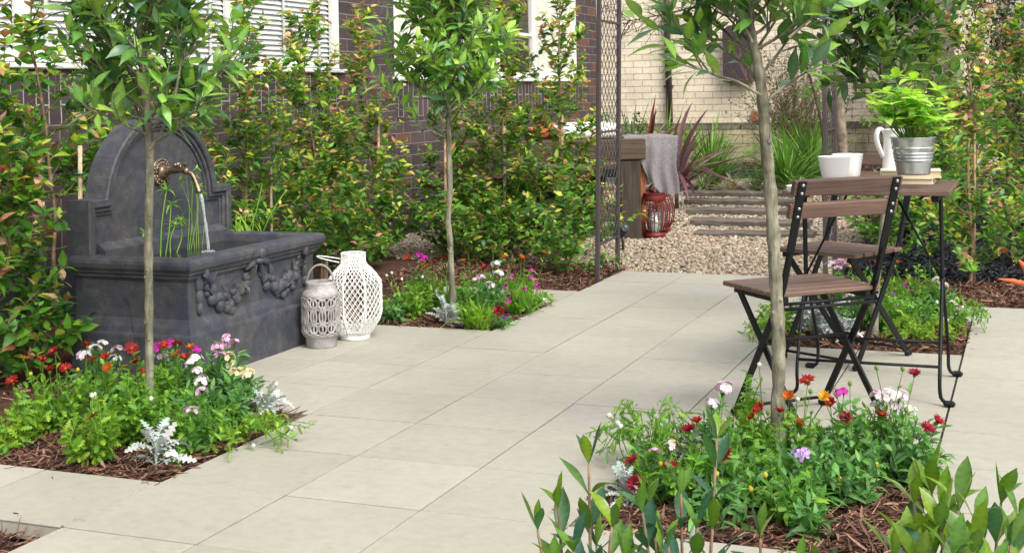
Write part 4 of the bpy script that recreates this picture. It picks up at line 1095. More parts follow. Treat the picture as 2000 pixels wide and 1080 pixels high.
c_ = k.ramp(vo.outputs[1], [(.2, (.42, .46, .46)), (.8, (.62, .65, .65))]); r_ = k.ramp(n_.outputs[0], [(.3, (.22,) * 3), (.7, (.40,) * 3)]); k.bsdf(c_.outputs[0], r_.outputs[0], .9, .5, k.bump(n_.outputs[0], .08, .01)); M_GALV = k.m
zb_ = .71 + .0204 + .0264; pc = gnd(1784, 341, zb_)
pot = empty('zinc_bucket', pc, 'ribbed galvanised zinc bucket planter standing on two old books', 'bucket')
pr = [(.001, .002), (.055, .002), (.056, 0), (.0575, .004)]
Hb = .134; KB = .94
for z in np.linspace(.008, Hb - .006, 60):
    r = .0575 + (.0785 - .0575) * z / Hb
    for zc_ in (.052, .064, .076, .096): r += .0022 * math.exp(-((z - zc_) / .0032) ** 2)
    pr.append((r, z))
pr += [(.0795, Hb - .003), (.0812, Hb), (.0795, Hb + .002), (.077, Hb), (.074, .11), (.001, .108)]
mb = MB(); lathe(mb, np.array(pr) * KB, pc, 48); mb.build('bucket_body', M_GALV, pot)
mb = MB(); lathe(mb, np.array([(.001, .113), (.05, .115), (.0745, .111)]) * KB, pc, 24); mb.build('potting_soil', M_SOIL, pot)
dp = gnd(1556, 375, .71)
o = empty('saucer', dp, 'small white dish at the left edge of the bistro table', 'dish')
mb = MB(); lathe(mb, [(.001, .003), (.026, .001), (.030, .002), (.034, .020), (.0355, .022), (.033, .021), (.028, .006), (.001, .006)], dp, 30); mb.build('bowl', M_PORC, o)
# ------------------------------------------------------------------ plant materials
M_LEAFG = m_leaf('glossy_bay_leaf', .33, .26, .55)
M_LEAFS = m_leaf('lilly_pilly_leaf', .40, .30, .4)
M_HERB = m_leaf('soft_herb_leaf', .55, .38, .3)
M_SILV = m_leaf('silver_felt_leaf', .85, .2, .1, (1.1, 1.1, 1.1))
M_PETAL = m_leaf('flower_petal', .6, .35, .2, (1.2, 1.1, 1.1))
M_STRAPM = m_leaf('strap_leaf', .42, .25, .4)
def m_bark(name, lo, hi, sc=70):
    k = NT(name); p = k.pos(); n = k.noise(1, 6, .65, k.map(p, (sc, sc, sc * .16)), .6); n2 = k.noise(16, 3, .6, p)
    c = k.ramp(n.outputs[0], [(.3, lo), (.68, hi)]); r = k.ramp(n2.outputs[0], [(.38, (.62, .65, .58)), (.5, (.95, .95, .92)), (.64, (1.3, 1.27, 1.2))])
    k.bsdf(k.mixc(c.outputs[0], r.outputs[0], 1.0, 'MULTIPLY'), .85, 0, .2, k.bump(n.outputs[0], .9, .008)); return k.m
M_TRUNK = m_bark('grey_green_bay_bark', (.095, .09, .065), (.27, .255, .195))
M_STEM = m_bark('pale_brown_stem', (.16, .10, .065), (.36, .25, .17))
M_STAKE = m_bark('hardwood_stake', (.30, .18, .11), (.46, .31, .21))
M_BAMB = m_bark('pale_garden_stake', (.36, .29, .19), (.52, .44, .31))
M_TIE = m_plain('green_plant_tie', (.01, .10, .045), .6)
M_PALET = m_bark('pale_tree_bark', (.13, .105, .08), (.26, .215, .165), 22)

BAYG = [(.085, .195, .042), (.115, .245, .045), (.15, .295, .055), (.19, .345, .06), (.06, .145, .05), (.10, .20, .11)]
BAYY = [(.21, .34, .055), (.18, .31, .05), (.26, .39, .075)]
TONE = 1.0
def bay_leaves(lv, path, t0, n, L, young=.25, spread=1.0):
    for i in range(n):
        t = t0 + (1 - t0) * (i + rng.uniform(0, .8)) / n; t = min(t, .995)
        p = lerp_path(path, t); d = tang(path, t); a = perp(d)
        k = .85 if t < .93 else .45
        dr = nrm(d * rng.uniform(.35, .8) + a * k * spread + np.array([0, 0, rng.uniform(-.05, .25)]))
        c = BAYY[rng.integers(3)] if rng.uniform() < young * (.4 + t) else BAYG[rng.integers(6)]
        ll = 1.12 * L * rng.uniform(.7, 1.15) * (1 if t < .95 else .75)
        u = nrm(np.array([0, 0, .8]) + d * .5 + rng.normal(0, .35, 3))
        lv.add(p + dr * .006, dr, u, ll, ll * rng.uniform(.30, .40), jit(np.array(c) * TONE, .22))

def bay_tree(name, label, trunk, r0, r1, zc, top, R, nb, L=.095, young=.25, extra=None, shape=None, seed=0, dens=.56):
    """trunk: polyline of 3D points; the crown's branches start above zc and reach about R from the trunk"""
    o = empty('bay_tree', trunk[0], label, 'tree', 'clipped bay trees in the square flower beds')
    tp = smooth_path(trunk, 6); m = len(tp)
    tb_ = MB(); rad = np.interp(np.linspace(0, 1, m), [0, .5, 1], [r0, r0 * .85, r1]) * (1 + .06 * np.sin(np.arange(m) * 1.7)) * (1 + .045 * rng.normal(size=m)) * np.interp(np.linspace(0, 1, m), [0, .05, .1, 1], [1.5, 1.18, 1, 1])
    tube(tb_, tp, rad, 12)
    for _ in range(16):                                      # leaf scars and knots
        t = rng.uniform(.1, .7); p = lerp_path(tp, t); a = perp(np.array([0, 0, 1.])); ball(tb_, p + a * r0 * .82, np.array([.3, .3, .35]) * r0, I=ICO1)
    tb_.build('trunk', M_TRUNK, o)
    br = MB(); lv = Leaves(T_BAY, 0, 1.35)
    paths = []
    for k in range(nb):
        z = zc + (top - .12 - zc) * ((k + rng.uniform(0, .7)) / nb)
        zz = tp[:, 2]; t = np.interp(z, zz, np.linspace(0, 1, m)); p = lerp_path(tp, min(t, .99)); h = (z - zc) / (top - zc)
        az = k * 2.399 + rng.uniform(-.4, .4); prof_ = (shape or (lambda h: .55 + .9 * h - 1.1 * h * h))(h)
        ln = R * prof_ * rng.uniform(.8, 1.2) + .10; e = radians(rng.uniform(18, 42) + 28 * h)
        d = np.array([cos(az) * cos(e), sin(az) * cos(e), sin(e)])
        path = curve(p, d, ln, 6, .35, .12); paths.append((path, ln))
    for pth in (extra or []):
        path = smooth_path(pth, 3); paths.append((path, np.sum(np.linalg.norm(np.diff(path, axis=0), axis=1))))
    for path, ln in paths:
        tube(br, path, np.linspace(.0052, .0018, len(path)), 5, cap=False)
        bay_leaves(lv, path, .22, int(dens * ln / .0155), L, young)
        for _ in range(2 + int(ln / .14)):
            t = rng.uniform(.3, .9); q = lerp_path(path, t); d = nrm(tang(path, t) + .75 * perp(tang(path, t)) + np.array([0, 0, .3]))
            tw = curve(q, d, ln * rng.uniform(.25, .45) + .03, 4, .4, .1); tube(br, tw, np.linspace(.003, .0014, len(tw)), 4, cap=False)
            bay_leaves(lv, tw, .15, int(dens * 8 + dens * ln * 14), L * .9, young)
    br.build('branches', M_TRUNK, o)
    cr = MB(); lv.flush(cr); cr.build('crown', M_LEAFG, o)
    return o
def px_path(pts, d): return [at(a, b, d) for a, b in pts]
def trunk_from(base, pts, d): return [np.array(base)] + px_path(pts, d)
b1 = gnd(293, 842); d1 = depth(b1)
bay_tree('', 'bay tree in front of the stone fountain, its crown covering the arched top', trunk_from(b1 - [0, 0, .03], [(292, 740), (291, 600), (290, 450), (293, 330), (290, 255), (282, 170), (276, 100), (272, 30), (268, -60), (266, -160)], d1), .0150, .009, at(288, 205, d1)[2], at(266, -170, d1)[2], .25, 38, .092, .22,
         extra=[px_path([(291, 292), (312, 262), (330, 225), (345, 185), (372, 170), (440, 135), (478, 90)], d1 - .02), px_path([(290, 250), (250, 215), (190, 150), (150, 95)], d1 + .04), px_path([(342, 190), (352, 130), (362, 70), (372, 10)], d1 - .05), px_path([(285, 200), (240, 120), (200, 50), (185, -10)], d1 + .05), px_path([(288, 230), (350, 232), (410, 195)], d1 - .06), px_path([(288, 235), (225, 215), (175, 170)], d1 - .03)])
b2 = gnd(886, 622); d2 = depth(b2); TONE = 1.22
bay_tree('', 'bay tree with a bright green rounded crown, in the bed past the pale lanterns', trunk_from(b2 - [0, 0, .03], [(883, 560), (879, 470), (875, 430), (879, 370), (877, 300), (876, 250), (876, 190), (879, 120), (881, 50), (884, -30), (884, -110)], d2), .0155, .008, at(876, 268, d2)[2], at(884, -95, d2)[2], .33, 48, .088, .5, dens=.62,
         extra=[px_path([(872, 270), (840, 255), (800, 225), (770, 180), (760, 165)], d2), px_path([(876, 240), (830, 180), (790, 130), (785, 80)], d2 + .05), px_path([(880, 170), (930, 130), (980, 95), (995, 60)], d2 + .03), px_path([(877, 220), (920, 190), (960, 150)], d2 - .1)], shape=lambda h: .62 + .75 * h - 1.1 * h * h)
b3 = gnd(1519, 930); d3 = depth(b3); TONE = 1.0
T3 = [(1519, 830), (1521, 720), (1520, 640), (1513, 510), (1506, 390), (1497, 290), (1489, 190), (1479, 120), (1470, 84), (1464, 30), (1466, -40), (1470, -120)]
bay_tree('', 'nearest bay tree, with a bare grey trunk and sparse long leaves high up', trunk_from(b3 - [0, 0, .03], T3, d3), .0195, .010, at(1470, 60, d3)[2], at(1470, -170, d3)[2], .25, 22, .092, .2,
         extra=[px_path([(1485, 186), (1440, 160), (1400, 148), (1345, 125), (1310, 95), (1290, 60)], d3 - .03), px_path([(1491, 140), (1520, 105), (1550, 62), (1590, 25)], d3), px_path([(1470, 84), (1450, 45), (1425, 5), (1400, -50)], d3 - .05),
                px_path([(1500, 195), (1530, 170), (1560, 150), (1602, 128)], d3 - .05), px_path([(1478, 115), (1430, 75), (1385, 30), (1350, 15)], d3 + .06), px_path([(1455, 95), (1420, 80), (1370, 75), (1320, 60), (1285, 25)], d3 + .02), px_path([(1550, 62), (1575, 80), (1590, 95)], d3 + .05), px_path([(1475, 100), (1515, 40), (1545, -20)], d3 + .04), px_path([(1487, 180), (1460, 130), (1430, 112), (1380, 70)], d3 + .08), px_path([(1540, 75), (1580, 40), (1620, 10)], d3 - .1)], dens=.46)
b4 = gnd(1706, 652); d4 = depth(b4); TONE = .66
bay_tree('', 'dark leaved bay tree behind the bistro table, its trunk rising behind the white jug', trunk_from(b4 - [0, 0, .03], [(1712, 560), (1724, 440), (1733, 330), (1732, 260), (1727, 190), (1722, 130), (1718, 90), (1712, 40), (1708, -30), (1705, -110)], d4), .0150, .008, at(1722, 150, d4)[2], at(1705, -100, d4)[2], .28, 40, .095, .12, dens=.58,
         extra=[px_path([(1722, 115), (1680, 150), (1640, 160), (1610, 165)], d4), px_path([(1720, 100), (1770, 90), (1820, 60), (1850, 10)], d4), px_path([(1715, 60), (1660, 40), (1620, 5)], d4 + .05)], shape=lambda h: .7 + .6 * h - 1.0 * h * h)

TONE = .8
# ------------------------------------------------------------------ lilly pilly hedge
SYG = [(.055, .17, .022), (.08, .215, .025), (.11, .27, .03), (.15, .32, .036), (.038, .12, .028)]
SYY = [(.33, .40, .05), (.42, .44, .07), (.27, .37, .045)]
SYR = [(.36, .17, .08), (.42, .25, .11), (.30, .10, .08), (.50, .30, .20)]
def syz(label, base, top, R, nb, L=.046, red=.2, yellow=.3, zlow=.08, lean=(0, 0), nleaf=1.0, group='lilly pilly hedge along the brick house', stem_r=.011, shape=None, name='lilly_pilly'):
    o = empty(name, base, label, 'shrub', group)
    H = top - base[2]; base = np.array(base)
    st_ = [base - [0, 0, .04]] + [base + np.array([lean[0] * t + rng.normal(0, .012), lean[1] * t + rng.normal(0, .012), H * t]) for t in np.linspace(.12, 1, 8)]
    sp_ = smooth_path(st_, 4); mb = MB(); tube(mb, sp_, np.linspace(stem_r, .003, len(sp_)), 8)
    lv = Leaves(T_SYZ, 0, 1.3); br = MB(); nb = int(nb * .95); L *= 1.42
    def leafy(path, n, tipness):
        for i in range(n):
            t = .08 + .92 * (i + .5) / n; p = lerp_path(path, min(t, .99)); d = tang(path, t); a = perp(d) if i % 2 else nrm(np.cross(d, [0, 0, 1]) + 1e-6)
            for s in (1, -1):
                if rng.uniform() < .12: continue
                dr = nrm(d * rng.uniform(.3, .8) + s * a * .9 + np.array([0, 0, .12])); u = rng.uniform(); young = tipness * t ** 2
                c = SYR[rng.integers(4)] if u < red * young * 1.15 * t else SYY[rng.integers(3)] if u < (red * 1.0 + yellow * 1.3) * young + .03 else SYG[rng.integers(5)]
                ll = L * rng.uniform(.65, 1.2) * (1 if t < .9 else .7)
                lv.add(p, dr, nrm(np.array([0, 0, .7]) + d * .5 + rng.normal(0, .4, 3)), ll, ll * rng.uniform(.42, .56), jit(c, .22))
    for k in range(nb):
        h = ((k + rng.uniform(0, .9)) / nb) ** 1.55; t = zlow + (1 - zlow) * h; p = lerp_path(sp_, min(t, .99))
        az = k * 2.399 + rng.uniform(-.5, .5); w_ = (shape or (lambda h: 1.0 - .62 * h))(h)
        ln = (R * 1.22 * w_ * rng.uniform(.6, 1.25) + .06); e = radians(rng.uniform(8, 38) + 34 * h)
        path = curve(p, np.array([cos(az) * cos(e), sin(az) * cos(e), sin(e)]), ln, 6, .5, .16)
        tube(br, path, np.linspace(.0042, .0014, len(path)), 4, cap=False); tp_ = .45 + .75 * h
        leafy(path, max(3, int(nleaf * ln / .034)), tp_)
        for _ in range(int(2.2 + ln / .09)):
            q = rng.uniform(.25, .92); d = nrm(tang(path, q) + .8 * perp(tang(path, q)) + np.array([0, 0, .35]))
            tw = curve(lerp_path(path, q), d, ln * rng.uniform(.25, .5) + .02, 4, .5, .15); tube(br, tw, np.linspace(.0022, .001, len(tw)), 3, cap=False)
            leafy(tw, max(3, int(nleaf * (ln * .4 + .03) / .030)), tp_ + .1)
    leafy(sp_[int(len(sp_) * .8):], 6, 1.3)
    mb.build('stem', M_STEM, o); br.build('branches', M_STEM, o)
    cr = MB(); lv.flush(cr); cr.build('foliage', M_LEAFS, o); return o
def stake(px0, py0, py1, label, m=None, r=.008, d=None, ties=()):
    b = gnd(px0, py0) if d is None else at(px0, py0, d); d_ = depth(b); t = at(px0 + (py0 - py1) * .006, py1, d_)
    if d is not None: b = np.array([b[0], b[1], b[2]])
    b = np.array([b[0], b[1], -.1]) if d is not None else b - [0, 0, .1]
    o = empty('garden_stake', (b[0], b[1], 0), label, 'stake', 'timber stakes tied to the hedge shrubs')
    mb = MB(); tube(mb, [b, (b + t) / 2 + np.array([.003, 0, 0]), t], [r * 1.06, r, r * .96], 8); mb.build('stake_shaft', m or M_STAKE, o)
    for y in ties:
        q = at(px0 + (py0 - y) * .006, y, d_); tm_ = MB(); tube(tm_, [q + np.array([r * 2.2 * cos(a), r * 1.7 * sin(a), rng.normal(0, .001)]) for a in np.linspace(0, 2 * pi, 12, endpoint=False)], .005, 5, closed=True); tm_.build('tie', M_TIE, o)
zt = lambda px, py, b: at(px, py, depth(b))[2]
H0 = gnd(-15, 745); syz('low dark green lilly pilly at the far left edge, before the brick wall', H0, zt(50, 345, H0), .25, 34, .050, .35, .2, .05, (.08, .05))
H00 = np.array([-1.95, 1.45, 0]); syz('leggy lilly pilly at the upper left corner with pale yellow tips over the blinds', H00, zt(40, 30, H00), .26, 14, .048, .4, .4, .3, (.15, .1))
H1 = np.array([-1.62, 1.92, 0]); syz('lilly pilly beside the left side of the fountain, with pinkish leaves', H1, zt(110, -15, H1), .24, 26, .050, .5, .3, .42, (-.12, -.06), nleaf=.8)
H2a = np.array([-1.62, 2.55, 0]); syz('lilly pilly rising straight behind the arched back of the fountain', H2a, zt(330, 130, H2a), .28, 26, .044, .4, .4, .25)
H2 = np.array([-1.60, 3.32, 0]); syz('lilly pilly just past the right shoulder of the fountain, in front of the white blinds', H2, zt(490, 45, H2), .33, 40, .042, .4, .45, .15, (.02, -.05))
H3 = gnd(634, 552); syz('lilly pilly behind the tall white lantern, with yellow-green upper shoots', H3, zt(600, 40, H3), .33, 46, .042, .4, .5, .08, (-.12, 0))
H4 = gnd(737, 506) ; syz('lilly pilly in the open stretch of purple brick between the two windows', H4, zt(700, 45, H4), .30, 44, .042, .6, .55, .05, (-.1, 0))
H5 = gnd(868, 502); syz('short lilly pilly hidden behind the bright green bay crown', H5, zt(868, 150, H5), .28, 34, .042, .4, .3, .04, (.05, 0))
H6 = gnd(986, 497); syz('lilly pilly left of the last one, tied to a pale stake', H6, zt(1000, 20, H6), .33, 50, .043, .4, .65, .05, (.05, 0))
H7 = gnd(1097, 500); syz('last lilly pilly of the hedge row, right beside the steel arch', H7, zt(1100, 5, H7), .30, 50, .043, .35, .65, .04, (.02, 0))
H8 = gnd(1105, 535); syz('low leafy lilly pilly sprout at the foot of the arch', H8, zt(1105, 395, H8), .20, 22, .036, .1, .15, .05, group=None)
for (px_, py_), tp_, lb in (((1000, 512), 440, 'low leafy lilly pilly shoots filling the foot of the double-tied stake'), ((905, 512), 445, 'low lilly pilly shoots on the mulch right of the bright bay trunk'), ((690, 520), 430, 'low lilly pilly shoots behind the neck of the white lantern')):
    b_ = gnd(px_, py_); syz(lb, b_, zt(px_, tp_, b_), .24, 20, .038, .15, .2, .04, group=None)
stake(154, 700, 285, 'round pale stake standing at the left flank of the fountain', M_BAMB, .0095, None, (340, 405, 500))
stake(528, 480, 318, 'stake tip showing over the right rim of the fountain', M_STAKE, .008, depth(H2))
stake(627, 553, 435, 'left one of two thin canes between the fountain and the white lantern', M_STAKE, .0065)
stake(637, 552, 430, 'right and paler one of two thin canes between the fountain and the white lantern', M_BAMB, .0068, None, (520,))
stake(737, 508, 230, 'twin reddish stake standing alone before the bare purple bricks', M_STAKE, .010, None, (300,))
stake(868, 505, 262, 'stake just left of the trunk of the bright green bay tree', M_STAKE, .009)
stake(984, 498, 247, 'pale square stake with two green ties, left of the last stake', M_BAMB, .0105, None, (262, 322))
stake(1096, 500, 225, 'brown stake with green ties next to the arch', M_STAKE, .010, None, (240, 292, 345))
# right-hand side
R1 = gnd(1893, 556); syz('tall lilly pilly on the right with rusty red top shoots, standing in brown mulch', R1, zt(1915, -40, R1), .30, 36, .040, .75, .45, .05, (.03, 0), group=None)
stake(1901, 555, 190, 'slim stake against the stem of the red-tipped lilly pilly on the right', M_STAKE, .0075)
R2 = np.array([2.9, 6.3, 0.02]); syz('green lilly pilly at the far right edge behind the red-tipped one', R2, 1.35, .38, 44, .042, .5, .4, .05, group=None)
R3 = np.array([1.62, 6.3, 0.02]); syz('bushy yellow-green lilly pilly between the arch post and the dark bay trunk', R3, zt(1690, 215, R3), .34, 34, .042, .3, .6, .1, group=None)
R4 = np.array([2.2, 8.0, 0.1]); syz('lilly pilly with red shoots behind the chartreuse potted plant', R4, zt(1830, 60, R4), .42, 22, .05, .7, .4, .15, group=None)
R5 = np.array([1.45, 5.7, 0.0]); syz('low lilly pilly under the bistro table edge in the black mulch', R5, .34, .26, 20, .038, .1, .2, .05, group=None)
R6 = np.array([2.15, 5.6, 0.02]); syz('low leafy lilly pilly in the black mulch behind the table legs', R6, .42, .22, 18, .04, .2, .3, .05, group=None)

# ------------------------------------------------------------------ strap leaved plants and grasses
def straps(name, cat, label, base, n, L, W, cols, e0, e1, bend=T_STRAP, up=None, group=None, m=None, stem=0.0, rib=1.0):
    lv = Leaves(bend, 0, rib); base = np.array(base, float)
    for i in range(n):
        d = rdir(e0, e1); ll = L * rng.uniform(.55, 1.15); c = cols[rng.integers(len(cols))]
        lv.add(base + np.array([d[0], d[1], 0]) * .02 + np.array([0, 0, stem * rng.uniform(.3, 1)]), d, np.array([0, 0, 1.0]) + .15 * rng.normal(size=3), ll, W * rng.uniform(.75, 1.2), jit(c, .2))
    mb = MB(); lv.flush(mb)
    if stem > 0: tube(mb, [base - [0, 0, .03], base + [0, 0, stem]], .018, 8, (.16, .10, .07))
    return tag(mb.build(name, m or M_STRAPM, origin=base), label, cat, group)
PUR = [(.10, .035, .055), (.15, .055, .075), (.19, .10, .13), (.08, .03, .04), (.22, .15, .18)]
RED = [(.16, .022, .035), (.10, .02, .03), (.20, .05, .06)]
GRN = [(.09, .21, .03), (.13, .28, .04), (.17, .33, .05), (.06, .15, .03)]
SAGE = [(.22, .27, .16), (.30, .33, .22), (.16, .20, .11)]
VAR = [(.38, .42, .28), (.50, .52, .38), (.25, .33, .17)]
CORD = [(.21, .25, .11), (.28, .29, .16), (.22, .10, .09), (.14, .19, .07), (.30, .16, .15)]
pc1 = gnd(1322, 408); straps('cordyline', 'cordyline', 'arching purple cordyline beside the shawl, its long leaves drooping over the sleepers', pc1, 46, .85, .020, PUR, 18, 80, stem=.35)
pc2 = aty(1265, 330, 11.6); pc2[2] = 0; straps('cordyline', 'cordyline', 'dark red spiky cordyline behind the timber table, left of the downpipe', pc2, 15, .9, .026, RED, 50, 86, bend=T_BLADE, stem=.2)
pc3 = np.array([1.52, 6.9, .05]); straps('cordyline', 'cordyline', 'purple strap leaved cordyline to the right of the arch post', pc3, 46, .62, .024, PUR, 25, 80, stem=.25)
pc4 = gnd(1708, 470); straps('cordyline', 'cordyline', 'pink and green striped cordyline seen between the table legs', pc4, 34, .52, .017, CORD, 45, 86, bend=T_BLADE)
pc5 = np.array([2.35, 6.6, .05]); straps('cordyline', 'cordyline', 'purple cordyline behind the right end of the bistro table', pc5, 40, .6, .024, PUR, 15, 70, stem=.22)
pc6 = np.array([2.95, 7.6, .1]); straps('flax', 'flax', 'pale striped flax with arching blades at the right edge', pc6, 70, 1.0, .02, SAGE, 35, 85, bend=T_BLADE)
pc7 = np.array([2.62, 5.6, .02]); straps('cordyline', 'cordyline', 'small dark red cordyline at the right edge over the black mulch', pc7, 22, .42, .02, RED + PUR, 25, 80)
g1 = aty(1388, 355, 11.2); g1[2] = 0; straps('grass_clump', 'grass', 'upright green grass clump in front of the raised bed, nearest the purple cordyline', g1, 190, .85, .009, GRN, 42, 88, bend=T_BLADE, group='green grasses before the cream wall')
g2 = aty(1535, 362, 11.0); g2[2] = 0; straps('grass_clump', 'grass', 'broad green grass clump to the right of the near tree trunk', g2, 230, .82, .010, GRN, 30, 88, bend=T_BLADE, group='green grasses before the cream wall')
g3 = aty(1585, 330, 12.3); g3[2] = 0; straps('grass_clump', 'grass', 'tall light green grass clump against the left edge of the far arch post', g3, 160, .95, .010, GRN, 45, 88, bend=T_BLADE, group='green grasses before the cream wall')
g4 = aty(1300, 330, 12.3); g4[2] = 0; straps('grass_clump', 'grass', 'yellow-green grass clump at the foot of the downpipe', g4, 120, 1.0, .012, [(.20, .27, .06), (.15, .24, .05)], 50, 88, bend=T_BLADE, group='green grasses before the cream wall')
g5 = aty(1235, 330, 12.0); g5[2] = 0; straps('grass_clump', 'grass', 'blue-green blades just right of the near arch post', g5, 90, .95, .016, [(.08, .16, .06), (.12, .2, .07)], 45, 88, bend=T_BLADE, group='green grasses before the cream wall')
for (px, py), lb in zip([(1372, 372), (1430, 374), (1478, 374), (1555, 378), (1640, 372)], ['pale variegated tuft left of the others, by the purple leaves', 'small faded straw coloured tuft at the middle of the black strip', 'bright variegated tuft just left of the near tree trunk', 'pale tuft in the black strip just right of the near tree trunk', 'variegated tuft in front of the far arch post']):
    b = gnd(px, py); straps('sedge_tuft', 'sedge', lb, b, 80, .26, .007, VAR if px != 1430 else [(.36, .33, .2), (.42, .38, .24)], 25, 88, bend=T_BLADE, group='low sedge tufts in the black mulch strip')
# leafy low shrubs before the cream wall
def bush(label, base, R, H, n, L, cols, W=.45, name='shrub', twig=True, group=None, m=None, fill=.35):
    o = empty(name, base, label, 'shrub', group); lv = Leaves(T_SYZ, 0, 1.15); br = MB(); base = np.array(base)
    ns = max(8, n // 60)
    for k in range(ns):
        d = rdir(25, 88); ln = H * rng.uniform(.6, 1.1) * (.55 + .45 * d[2]) ; path = curve(base + [d[0] * .05, d[1] * .05, -.02], d * np.array([R / H * 1.3, R / H * 1.3, 1]), ln * 1.05, 6, .25, .25)
        tube(br, path, np.linspace(.006, .0015, len(path)), 4, (.14, .10, .07), cap=False)
        for _ in range(max(2, n // ns // 9)):
            q = rng.uniform(.25, 1); tw = curve(lerp_path(path, q), nrm(tang(path, q) + .9 * perp(tang(path, q))), ln * .28, 4, .3, .2); tube(br, tw, .0015, 3, (.14, .1, .07), cap=False)
            for i in range(9):
                t = rng.uniform(.05, 1); d2_ = nrm(tang(tw, t) * .6 + perp(tang(tw, t))); c = cols[rng.integers(len(cols))]; l_ = L * rng.uniform(.6, 1.2)
                lv.add(lerp_path(tw, t), d2_, nrm(np.array([0, 0, .8]) + .5 * rng.normal(size=3)), l_, l_ * W, jit(c, .22))
    cr = MB(); lv.flush(cr); br.build('branches', M_STEM, o); cr.build('foliage', m or M_LEAFS, o); return o
WES = [(.035, .075, .022), (.055, .105, .03), (.08, .14, .04), (.025, .055, .02)]
bs = aty(1555, 300, 13.3); bs[2] = .06; bush('fine leaved dark green shrub against the cream wall, right of the near tree trunk', bs, .62, 1.5, 7000, .035, WES, .42)
bs = aty(1350, 300, 13.0); bs[2] = .06; bush('low bright green shrub under the sill course of the cream wall', bs, .5, .55, 2200, .05, [(.14, .26, .03), (.10, .2, .03), (.2, .3, .05)], .5)
bs = aty(1240, 300, 13.4); bs[2] = .06; bush('small dark shrub beside the arch post, low against the cream wall', bs, .3, .62, 1200, .05, WES, .5)
DRK = [(.022, .055, .016), (.035, .085, .022), (.05, .11, .03), (.014, .035, .012)]
bs = at(2040, 250, 12.0); bs[2] = 0; bush('tall dark evergreen shrub in the top right corner beyond the cream pier', bs, .9, 2.6, 9000, .06, DRK, .5)
bs = np.array([2.75, 10.2, .1]); bush('mid green filler shrub behind the flax on the right', bs, .8, 1.25, 5000, .05, [(.05, .13, .025), (.09, .2, .03), (.14, .26, .05)], .5)
bs = np.array([1.6, 9.4, .1]); bush('yellow-green filler shrub right of the far arch post', bs, .7, 1.15, 4500, .05, [(.10, .2, .03), (.16, .26, .04), (.06, .14, .025)], .5)
# pale trunk beyond the arch
bp = aty(1648, 330, 9.0); bp[2] = 0
o = empty('gum_tree', bp, 'thick pale tan tree trunk right of the far arch post', 'tree')
mb = MB(); tube(mb, smooth_path([bp - [0, 0, .1], bp + [0, 0, .4], bp + [-.03, 0, 1.0], bp + [-.06, .03, 1.7], bp + [-.04, .1, 2.6]], 5), np.linspace(.05, .034, 21), 14); mb.build('trunk', M_PALET, o)
br = MB(); lv = Leaves(T_LNC, 0, 1.2)
for k in range(22):
    path = curve(bp + [-.05, .05, rng.uniform(1.75, 2.5)], rdir(10, 70), rng.uniform(.4, .9), 6, .1, .2); tube(br, path, np.linspace(.012, .003, len(path)), 5, cap=False); bay_leaves(lv, path, .3, 40, .11, .2)
br.build('branches', M_PALET, o); cr = MB(); lv.flush(cr); cr.build('crown', M_LEAFG, o)
# bare twiggy climber overhead in front of the cream wall
bt = at(1470, 60, 11.0); bt[2] = 0
o = empty('bare_shrub', (bt[0] + .55, bt[1], 0), 'bare twiggy shrub whose dark twigs reach across the top of the cream wall', 'shrub')
mb = MB(); rt0 = np.array([bt[0] + .55, bt[1], -.02]); main = smooth_path([rt0, rt0 + [0, 0, .8], at(1530, 20, 11), at(1450, 5, 11), at(1370, 12, 11), at(1290, 30, 11), at(1225, 42, 11)], 6); tube(mb, main, np.linspace(.014, .003, len(main)), 6, (1, 1, 1))
for k in range(46):
    t = rng.uniform(.55, 1); p = lerp_path(main, t); d = nrm(tang(main, t) + .9 * perp(tang(main, t))); tw = curve(p, d, rng.uniform(.12, .42), 6, -.1, .5); tube(mb, tw, np.linspace(.0035, .0015, len(tw)), 4, cap=False)
    for _ in range(3): q = rng.uniform(.3, 1); t2 = curve(lerp_path(tw, q), nrm(tang(tw, q) + perp(tang(tw, q))), rng.uniform(.05, .14), 4, 0, .4); tube(mb, t2, .0015, 3, cap=False); ball(mb, t2[-1], (.006, .006, .009), I=ICO0)
mb.build('branches', m_bark('dark_twig', (.03, .022, .02), (.08, .055, .045)), o)
# unseen garden beyond the left edge and behind the camera is left as lawnless soil

# ------------------------------------------------------------------ potted chartreuse plant
pl = empty('potted_plant', pc + [0, 0, .105], 'lush chartreuse green potted plant growing in the zinc bucket', 'plant')
CHA = [(.28, .48, .05), (.34, .54, .07), (.22, .42, .045), (.40, .58, .12), (.30, .50, .16)]
lv = Leaves(T_GARD, 0, 1.15); st_ = MB(); base = pc + np.array([0, 0, .105])
for k in range(30):
    d = rdir(36, 86); ln = rng.uniform(.09, .19) * (.68 + .45 * d[2]); a = rng.uniform(0, .04); path = curve(base + np.array([d[0] * a, d[1] * a, -.005]), d, ln, 6, .15, .14); tube(st_, path, np.linspace(.003, .0018, len(path)), 5, (.20, .36, .06), cap=False)
    for t in (1.0, .72, .5)[:rng.integers(1, 4)]:
        q = lerp_path(path, t); d0 = nrm(tang(path, t) + (0 if t == 1 else .9) * perp(tang(path, t))); pet = curve(q, d0, .025, 2, 0, .1); tube(st_, pet, .0012, 3, (.22, .4, .07), cap=False)
        for i in range(5):
            aa = i * 2 * pi / 5 + rng.uniform(-.3, .3); d_ = nrm(np.array([cos(aa), sin(aa), rng.uniform(-.35, .35)]) + d0 * .35); l_ = rng.uniform(.040, .066); lv.add(pet[-1], d_, np.array([0, 0, 1.]) + .3 * d0, l_, l_ * .55, jit(CHA[rng.integers(5)], .18))
st_.build('stems', M_HERB, pl); cr = MB(); lv.flush(cr); cr.build('foliage', M_HERB, pl)

